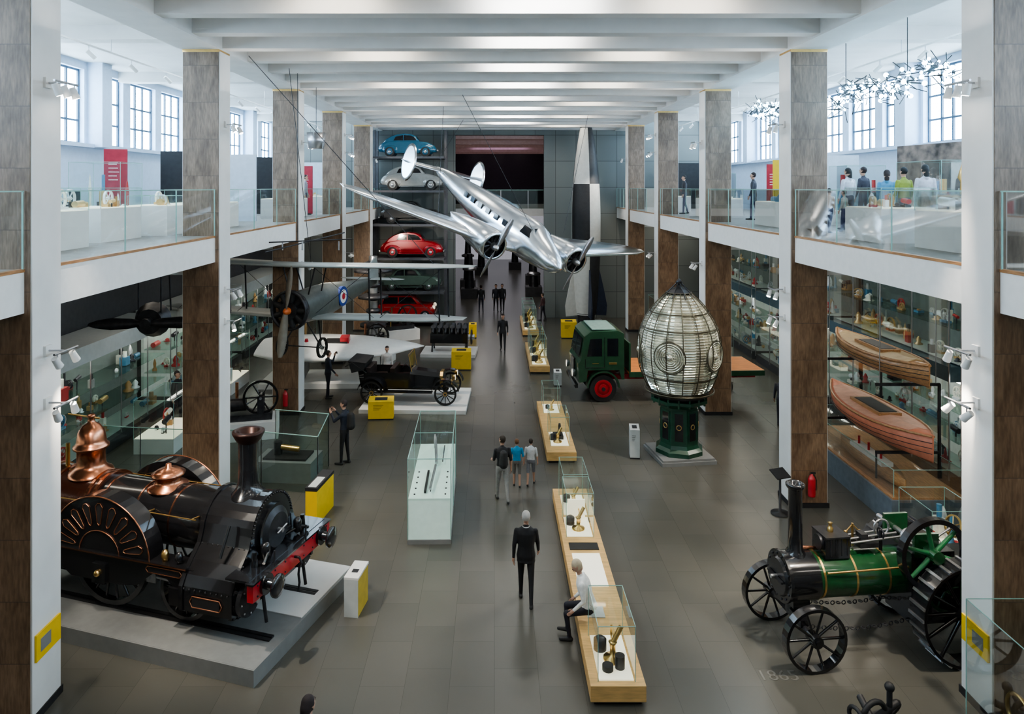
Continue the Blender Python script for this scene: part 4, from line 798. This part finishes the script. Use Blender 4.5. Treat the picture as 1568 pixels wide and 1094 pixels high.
for k in range(2,len(COLY)):
    y0=COLY[k-1]+CD+.3; y1=COLY[k]+CD-.2
    b=B('wall_showcase'); X=12.0
    b.box(X+.02,13.7,y0,y1,0,.35,DWALL); b.box(13.2,13.3,y0,y1,.35,2.85,LBX); b.box(X,13.7,y0,y1,2.85,3.25,SLB); b.box(13.2,13.3,y0,y1,3.25,5.7,LBX2)
    b.box(X+.3,X+.36,y0,y1,2.8,2.845,CSTRIP); b.box(X+.3,X+.36,y0,y1,5.66,5.7,CSTRIP)
    for z in(.35,1.2,2.0,3.3,4.2,5.0): b.box(X+.25,13.2,y0,y1,z,z+.02,GLASSG if z not in(.35,3.3) else LGREY); junk(b,X+.35,13.1,y0+.2,y1-.2,z+.02,.6,20)
    n=4
    for i in range(n+1): yy=y0+(y1-y0)*i/n; b.bx((X,yy,3.0),(.03,.03,5.5),STEEL)
    for za,zb in((.35,2.85),(3.25,5.7)): b.add([(X,y0,za),(X,y1,za),(X,y1,zb),(X,y0,zb)],[(0,1,2,3)],GLASS)
    b.done()
    b=B('wall_showcase'); X=-11.6
    b.box(-13.1,X,y0,y1,0,.35,DWALL); b.box(-12.9,-12.8,y0,y1,.35,3.0,LBX if k%2 else LBX2); b.box(-13.1,X,y0,y1,3.0,3.5,LGREY); b.box(X-.36,X-.3,y0,y1,2.95,2.995,CSTRIP)
    for z in(.35,1.2,2.05): b.box(-12.8,X-.2,y0,y1,z,z+.02,GLASSG if z!=.35 else LGREY); junk(b,-12.7,X-.3,y0+.2,y1-.2,z+.02,.6,15)
    for i in range(n+1): yy=y0+(y1-y0)*i/n; b.bx((X,yy,1.7),(.03,.03,2.6),STEEL)
    b.add([(X,y0,.35),(X,y1,.35),(X,y1,3.0),(X,y0,3.0)],[(0,1,2,3)],GLASS); b.done()
def fcase(x,y,z,w,d,h,name='glass_showcase'):
    b=B(name); b.box(-w/2,w/2,-d/2,d/2,0,.45 if h>1.3 else .75,WHITE); zz=.45 if h>1.3 else .75
    gcase(b,-w/2,w/2,-d/2,d/2,zz,h); junk(b,-w/2+.2,w/2-.2,-d/2+.2,d/2-.2,zz+.02,(h-zz)*.8,8); b.done((x,y,z))
for x,y,w,d,h in((-10.2,22.5,1.2,2,1.6),(-10.6,28.6,1.0,2.0,2),(-9.6,35,1.4,2,2),(9.2,30.5,1.2,2,2),(9,37.5,1.4,2.5,2.2),(9.4,15.2,1,1.2,1.4)): fcase(x,y,0,w,d,h)
for x,y,w,d,h in((-8.9,13.5,1.2,2.4,1.15),(-9.2,16.6,1.2,1.8,1.2),(-11,15,1.2,2,1.6),(-8.7,21.5,1.2,2.5,1.15),(-8.6,29.5,1.2,2.5,1.15),(9.2,13.6,1.2,2.2,1.15),(9.0,16.4,1.2,1.6,1.2),(11.8,19,1.2,2,1.9),(9.2,22.5,1.2,2.4,1.15),(9.2,29.5,1.2,2.4,1.15),(9.2,37,1.2,2.4,1.15),(-8.8,37,1.2,2.4,1.15),(-10.8,20,1.4,1.2,1.9),(-10.6,28,1.4,1.2,1.9),(11.6,23,1.2,1.2,1.9),(11.3,36,1.2,1.2,1.9),(-11.2,17.6,1.2,1.6,1.2),(-8.7,18.6,1.0,1.2,1.0)): fcase(x,y,6.78,w,d,h,'gallery_showcase')
MAR=mat('crimson_banner',(.35,.02,.04),.5); WPAN=mat('cool_white_panel',(.5,.56,.63),.5,na=.05)
def panel(x,y,z0,w,h,m,rz,tx=True):
    b=B('exhibition_panel'); b.box(-w/2,w/2,-.04,.04,0,h,m); 
    if tx:
        for i in range(5): b.box(-w*.3,w*(.05+.05*(i%3)),-.045,-.04,h*(.8-.05*i),h*(.8-.05*i)+.025,WHITE)
    b.done((x,y,z0),rz)
panel(-11.7,22.2,6.78,.65,2.4,MAR,D(20)); panel(-12.3,18.5,6.78,1.6,2.4,WPAN,D(60),False); panel(-10.9,25.6,6.78,1.9,2.5,BLACK,D(5),False); panel(-9.2,25.8,6.78,1.3,2.4,WPAN,0,False); panel(11.9,30.5,6.78,.65,2.2,MAR,D(-20)); panel(10.6,25.8,6.78,.55,1.6,mat('magenta_panel',(.5,.03,.12),.5),D(-10)); panel(11.5,28.3,6.78,1.0,2.3,YEL,D(-20),False); panel(12.9,21.0,6.78,3,2.5,mat('photo_panel',(.16,.12,.1),.5,ns=3,na=.8),D(-80),False); panel(11.3,24.3,6.78,1.9,2.3,WPAN,D(-10),False); panel(-10.3,33,6.78,2.4,2.6,BLACK,D(10),False); panel(10.8,34,6.78,.7,2.4,MAR,D(-10)); panel(-11,40,6.78,3,2.6,WPAN,0,False); panel(11,41,6.78,3,2.6,BLACK,0,False); panel(-8.6,33,6.78,.5,2.2,MAR,0)
b=B('wood_cabinet'); b.box(-.4,.4,-.3,.3,0,1.0,WOODD); b.box(-.44,.44,-.34,.34,1,1.05,WOODD); b.lathe([(.05,0),(.04,.3),(.1,.4),(.02,.7),(0,.8)],(0,0,1.05),BRASS,12); b.done((11.2,17.2,6.78))
def machine(x,y,k,name='stationary_engine'):
    b=B(name); b.box(-.9,.9,-.6,.6,0,.55,WHITE); b.box(-.7,.7,-.35,.35,.55,.75,IRON); b.wheel((.35,-.2,1.25),.55,.1,6,BLACKP,BLACKP,rim=.07,hub=.09,sr=.03); b.cyl((-.6,0,1.0),(-.1,0,1.0),.2,IRON); b.cyl((-.1,0,1.0),(.35,0,1.25),.03,STEEL)
    for s_ in(-.3,.3): b.box(.25,.45,s_-.04,s_+.04,.7,1.3,IRON)
    b.cyl((.35,-.4,1.25),(.35,.4,1.25),.04,STEEL); b.cyl((-.4,.1,1.1),(-.4,.1,1.7),.05,COPPER); b.cyl((-.6,-.25,.75),(-.6,-.25,1.2),.03,BRASS); o=b.done((x,y,0),D(15*k)); return o
machine(-7.9,23.2,1); machine(-5.6,33.0,-1); machine(-5.0,37.9,2); machine(8.9,34.0,1)
b=B('turbine_stack_exhibit')
for z,r in((.3,.5),(1.2,.65),(1.9,.35),(2.6,.75),(3.2,.4),(3.9,.95),(4.2,.5)): b.lathe([(r*.3,-.2),(r,-.08),(r,.05),(r*.4,.18)],(0,0,z),IRON,20)
b.cyl((0,0,0),(0,0,4.6),.22,STEEL); b.box(-.8,.8,-.8,.8,0,.12,GREYP); b.done((-6.0,35.6,0))
# light sculpture
b=B('light_sculpture'); BUL=mat('blue_bulb',(.7,.85,1),.3,em=18,emc=(.42,.76,1)); random.seed(3)
def cloud(c,e,n):
    prev=None
    for i in range(n):
        p=Vector([c[j]+random.uniform(-e[j],e[j]) for j in range(3)]); b.sph(tuple(p),random.uniform(.03,.06),BUL,8,5)
        if prev is not None and (p-prev).length<1.4: b.cyl(prev,p,.012,BLACK,n=5)
        q=p+Vector([random.uniform(-.35,.35) for _ in range(3)]); b.cyl(p,q,.01,BLACK,n=5); prev=p
for i in range(9): cloud((9.3+.1*math.sin(i*2),15.0+i*.55,10.4+.18*math.sin(i*1.3)),(.3,.4,.2),12)
for i in range(7): cloud((8.8,24.2-i*.33,10.65-.08*i if i<4 else 10.4),(.28,.3,.28),9)
for y in(16,18.8,23): b.cyl((9.2,y,10.6),(9.2,y,12.04),.01,BLACK,n=5)
b.done()
# ---------------------------------------------------------------- people
def person(loc,heading,h=1.75,top=(.02,.02,.025),bottom=(.02,.02,.03),hair=(.03,.02,.015),name='visitor',ll=(8,5),rl=(-8,8),la=(5,8,15),ra=(-5,8,15),lean=0,short=False,shorts=False,coat=0,sit=None,hyaw=0,hpitch=0,bag=None,longhair=False,slim=1):
    k=h/1.75; key=lambda p,c:mat('%s_%d_%d_%d'%(p,c[0]*255,c[1]*255,c[2]*255),c,.75,na=.12,ns=15)
    MT=[key('cloth',top),key('cloth',bottom),SKIN,key('hair',hair),key('shoe',(.03,.03,.03))]
    prim=[]; pel=Vector((0,0,0)); 
    Rl=Matrix.Rotation(D(-lean),3,'X')
    T=lambda p: pel+Rl@Vector(p)
    b=B('tmp')
    def cap(a,c,r1,r2,tag):
        a=Vector(a);c=Vector(c); b.cyl(a,c,r1,MT[0],r2=r2,n=10); b.sph(tuple(a),r1,MT[0],10,6); b.sph(tuple(c),r2,MT[0],10,6); prim.append((a,c,r1,r2,tag))
    sec=[(-.08,.16,.115),(.0,.172,.125),(.1,.15,.11),(.2,.142,.1),(.33,.168,.115),(.44,.18,.11),(.5,.15,.085),(.56,.07,.06)]
    if coat: sec=[(-coat,.19,.15)]+[(z,rx+.02,ry+.02) for z,rx,ry in sec]
    b.loft([[tuple(T((rx*slim*math.cos(t),ry*math.sin(t),z))) for t in [2*pi*i/16 for i in range(16)]] for z,rx,ry in sec],MT[0])
    prim.append((T((0,0,-.1 if not coat else .3)),T((0,0,.02 if not coat else .31)),.15,.15,1 if not coat else 0)); prim.append((T((0,0,.12 if not coat else -coat)),T((0,0,.45)),.16,.16,0))
    cap(T((0,.0,.5)),T((0,.02,.63)),.055,.05,2)
    hands=[]
    for s_,(p,ab,el) in((-1,la),(1,ra)):
        sh=T((s_*.185*slim,0,.475)); p_,a_,e_=D(p),D(ab),D(el)
        d1=Rl@Vector((s_*math.sin(a_)*math.cos(p_*.5),math.sin(p_)*math.cos(a_),-math.cos(p_)*math.cos(a_))); e=sh+d1.normalized()*.28
        q=p_+e_; d2=Rl@Vector((s_*math.sin(a_)*.3-(s_*.35 if el>60 else 0),math.sin(q),-math.cos(q))); w=e+d2.normalized()*.25
        cap(sh,e,.056,.044,0); cap(e,w,.042,.03,2 if short else 0)
        hd=d2.normalized(); cap(w,w+hd*.07,.03,.032,2); hands.append((w+hd*.07,hd,s_))
    feet=[]
    for s_,(p,kn) in((-1,ll),(1,rl)):
        hp=pel+Vector((s_*.09,0,-.03)); a=D(p); kd=Vector((s_*.03,math.sin(a),-math.cos(a))).normalized(); kne=hp+kd*.43
        q=a-D(kn); ak=kne+Vector((0,math.sin(q),-math.cos(q)))*.42
        cap(hp,kne,.088,.058,1); cap(kne,ak,.056,.038,2 if shorts else 1); fl=D(min(0,(p-kn)*.6)) if not sit else 0
        fd=Vector((s_*.1,math.cos(fl),math.sin(fl))).normalized(); cap(ak+Vector((0,-.03,-.04)),ak+fd*.17+Vector((0,0,-.045)),.042,.032,4); feet.append(min((ak-Vector((0,0,.08))).z,(ak+fd*.17).z-.077))
    Rh=Rl@Matrix.Rotation(D(hyaw),3,'Z')@Matrix.Rotation(D(-hpitch),3,'X'); hc=T((0,.025,.735)); H=lambda p: hc+Rh@Vector(p)
    vs=len(b.v); b.sph((0,0,0),(.076,.098,.118),MT[0],16,12)
    for i in range(vs,len(b.v)): b.v[i]=tuple(H(b.v[i]))
    cap(H((0,.03,-.05)),H((0,.05,-.09)),.05,.035,2); cap(H((0,.09,.01)),H((0,.108,-.025)),.012,.017,2)
    for s_ in(-1,1): cap(H((s_*.076,-.005,.012)),H((s_*.078,-.005,-.03)),.016,.012,2)
    vs=len(b.v); b.sph((0,-.022,.03),(.088,.098,.105),MT[0],14,10)
    for i in range(vs,len(b.v)): b.v[i]=tuple(H(b.v[i]))
    if longhair: cap(H((0,-.07,0)),H((0,-.09,-.2)),.075,.06,3)
    if bag: cap(T((0,-.2,.15)),T((0,-.2,.42)),.13,.11,5); MT.append(key('bag',bag))
    me=bpy.data.meshes.new('t'); me.from_pydata(b.v,[],b.f); o=bpy.data.objects.new('t',me); sc.collection.objects.link(o)
    rm=o.modifiers.new('r','REMESH'); rm.mode='VOXEL'; rm.voxel_size=.014; sm=o.modifiers.new('s','SMOOTH'); sm.iterations=3; sm.factor=.5
    dg=bpy.context.evaluated_depsgraph_get(); ev=o.evaluated_get(dg); nm=bpy.data.meshes.new_from_object(ev); bpy.data.objects.remove(o)
    n=len(nm.polygons); cen=np.zeros(n*3); nm.polygons.foreach_get('center',cen); cen=cen.reshape(-1,3); best=np.full(n,1e9); tag=np.zeros(n,int)
    for a,c,r1,r2,tg in prim:
        a=np.array(a);d=np.array(c)-a; L2=max(1e-6,d@d); t=np.clip(((cen-a)@d)/L2,0,1); dist=np.linalg.norm(cen-(a+t[:,None]*d),axis=1)-(r1+(r2-r1)*t); u=dist<best; best[u]=dist[u]; tag[u]=tg
    Ri=np.array(Rh.transposed()); loc_=(cen-np.array(hc))@Ri.T; hd_=(loc_[:,2]>-.105)&(np.linalg.norm(loc_,axis=1)<.15)
    hr=hd_&((loc_[:,2]>.055)|((loc_[:,1]<.015)&(loc_[:,2]>-.06)&(np.abs(loc_[:,0])<.2)&~((np.abs(loc_[:,0])>.08)&(loc_[:,2]<.02)))); tag[hd_]=2; tag[hr]=3
    vv=np.zeros(len(nm.vertices)*3); nm.vertices.foreach_get('co',vv); f=B(name); f.mats=MT[:]
    f.v=[tuple(x) for x in vv.reshape(-1,3)]; f.f=[list(p.vertices) for p in nm.polygons]; f.mi=[int(x) for x in tag]; f.sm=[True]*n
    for s_ in(-1,1): 
        f.sph(tuple(H((s_*.03,.09,.015))),.011,MATS['matt_black'],8,6)
        f.cyl(H((s_*.016,.1,.035)),H((s_*.045,.094,.037)),.004,MT[3],n=5)
    f.cyl(H((-.022,.098,-.055)),H((.022,.098,-.055)),.005,mat('lips',(.35,.12,.1),.5),n=6)
    for w,hd,s_ in hands:
        sd=hd.cross(Vector((s_,0,0))).normalized() if abs(hd.x)<.9 else Vector((0,1,0)); inw=Vector((-s_,0,0))
        for j,(o_,L) in enumerate(((-.024,.075),(-.008,.085),(.008,.08),(.023,.062))):
            a=w+sd*o_+hd*.015; m_=a+hd*L*.55+inw*.008; e=m_+hd*L*.4+inw*.025; f.cyl(a,m_,.0085,SKIN,r2=.008,n=6); f.cyl(m_,e,.008,SKIN,r2=.006,n=6)
        a=w-hd*.045+sd*.026; m_=a+sd*.03+hd*.03+inw*.01; f.cyl(a,m_,.011,SKIN,r2=.009,n=6); f.cyl(m_,m_+hd*.03+inw*.01,.009,SKIN,r2=.007,n=6)
    if not sit and la[2]>=90:
        w=hands[0][0]; f.bx(tuple(w+Vector((.02,.05,.04))),(.15,.012,.08),MATS['matt_black'])
    if coat>.1:
        f.tor(tuple(T((0,0,.555))),.062,.012,WHITE,(0,0,1),16,5)
    zf=min(feet); z0=(loc[2] if len(loc)>2 else 0)
    ob=f.done((loc[0],loc[1],z0-zf*k),D(heading)); ob.scale=(k,k,k); bpy.data.meshes.remove(nm) ; return ob
person((.61,13.85),-3,1.7,(.012,.012,.014),(.012,.012,.014),(.45,.43,.4),ll=(14,6),rl=(-16,12),la=(-12,10,18),ra=(14,10,20),coat=.12,hpitch=8)
person((.2,18.3),10,1.62,(.02,.02,.022),(.3,.29,.28),(.04,.03,.02),ll=(14,6),rl=(-14,14),la=(10,8,60),ra=(-10,10,20),short=True,bag=(.03,.03,.03),hyaw=30)
person((.6,19.2),0,1.22,(.02,.25,.45),(.15,.14,.13),(.16,.08,.04),name='child',ll=(6,4),rl=(-6,8),la=(0,12,10),ra=(0,12,10),short=True,shorts=True)
person((.98,19.3),-10,1.2,(.6,.6,.6),(.18,.18,.2),(.04,.03,.02),name='child',ll=(-10,10),rl=(12,4),la=(0,14,20),ra=(0,12,10),short=True,shorts=True)
person((-4.33,20.75),75,1.78,(.015,.02,.035),(.012,.012,.015),(.03,.02,.02),ll=(5,3),rl=(-4,3),la=(50,5,95),ra=(50,5,95),bag=(.02,.02,.02),hpitch=5)
person((-6.3,27.2),-60,1.75,(.03,.035,.05),(.02,.02,.03),(.05,.03,.02),ll=(5,3),rl=(-4,3),la=(70,5,100),ra=(10,10,30))
person((.41,35),175,1.78,(.02,.02,.025),(.02,.02,.025),(.03,.02,.02),ll=(12,4),rl=(-14,14),la=(-10,8,20),ra=(10,8,20))
person((-.85,45.8),10,1.7,(.02,.02,.02),(.03,.03,.05),(.03,.02,.02)); person((.1,46.2),190,1.7,(.03,.03,.04),(.02,.02,.02),(.05,.03,.02)); person((.5,46),170,1.75,(.02,.02,.02),(.02,.02,.02),(.03,.02,.02))
person((-10.7,24.2),-100,1.75,(.02,.02,.025),(.02,.02,.03),(.03,.02,.02)); person((-4.25,28.45),180,1.65,(.5,.5,.5),(.05,.05,.1),(.03,.02,.02))
person((-2.3,8.85),-20,1.66,(.05,.02,.02),(.05,.05,.1),(.03,.02,.02),longhair=True)
person((1.68,12.7,0),80,1.68,(.78,.78,.76),(.02,.02,.03),(.5,.42,.3),ll=(76,84),rl=(82,84),la=(8,8,55),ra=(10,8,50),lean=16,coat=.02,sit=True,hpitch=25,name='seated_visitor')
for x,y,hd,tp,hr,h_ in((10.0,20.3,20,(.6,.62,.7),(.02,.02,.02),1.7),(10.0,18.3,-30,(.1,.3,.5),(.03,.02,.02),1.6),(10.15,17.8,10,(.25,.3,.05),(.02,.02,.02),1.65),(10.5,17.5,-10,(.5,.5,.55),(.02,.02,.02),1.7),(9.6,19.7,40,(.4,.35,.3),(.05,.03,.02),1.1),(8.6,32.5,90,(.05,.05,.06),(.02,.02,.02),1.7),(11.3,14.5,100,(.6,.5,.4),(.03,.02,.02),1.7),(9.6,26.6,60,(.05,.05,.06),(.03,.02,.02),1.7),(-10.6,31,-60,(.1,.1,.12),(.03,.02,.02),1.7),(9.3,39.5,100,(.3,.1,.1),(.03,.02,.02),1.7),(8.9,19.1,-60,(.45,.3,.2),(.03,.02,.02),1.15),(10.9,21.2,30,(.05,.05,.07),(.03,.02,.02),1.75),(-8.3,31.5,-80,(.3,.3,.35),(.03,.02,.02),1.7)):
    person((x,y,6.78),hd,h_,tp,(.05,.05,.1),hr,longhair=(x in(10.5,10.0)))
person((11.5,17.0,0),-20,1.65,(.6,.55,.5),(.5,.45,.42),(.1,.06,.03))
person((9.6,24.0,0),-20,1.7,(.05,.05,.06),(.03,.03,.04),(.04,.03,.02)); person((2.9,43.0,0),60,1.6,(.1,.05,.05),(.03,.03,.04),(.04,.03,.02))
cu=bpy.data.curves.new('floor_date_inlay','FONT'); cu.body='1865'; cu.size=.34; cu.extrude=.002; to=bpy.data.objects.new('floor_date_inlay',cu); sc.collection.objects.link(to); to.location=(4.3,11.65,.002); cu.materials.append(mat('inlay',(.13,.127,.115),.4))
# ---------------------------------------------------------------- world, camera
w=bpy.data.worlds.new('world'); sc.world=w; w.use_nodes=True; w.node_tree.nodes['Background'].inputs[0].default_value=(.6,.75,1,1); w.node_tree.nodes['Background'].inputs[1].default_value=.6
cam=bpy.data.cameras.new('camera'); co=bpy.data.objects.new('camera',cam); sc.collection.objects.link(co); sc.camera=co
co.location=(0,0,8.0); co.rotation_euler=(pi/2,0,0); cam.sensor_width=36; cam.lens=36*1100/1568; cam.shift_x=27/1568; cam.shift_y=-260/1568; cam.clip_start=.1; cam.clip_end=200
try: sc.view_settings.look='AgX - Medium High Contrast'
except Exception as e: print(e)
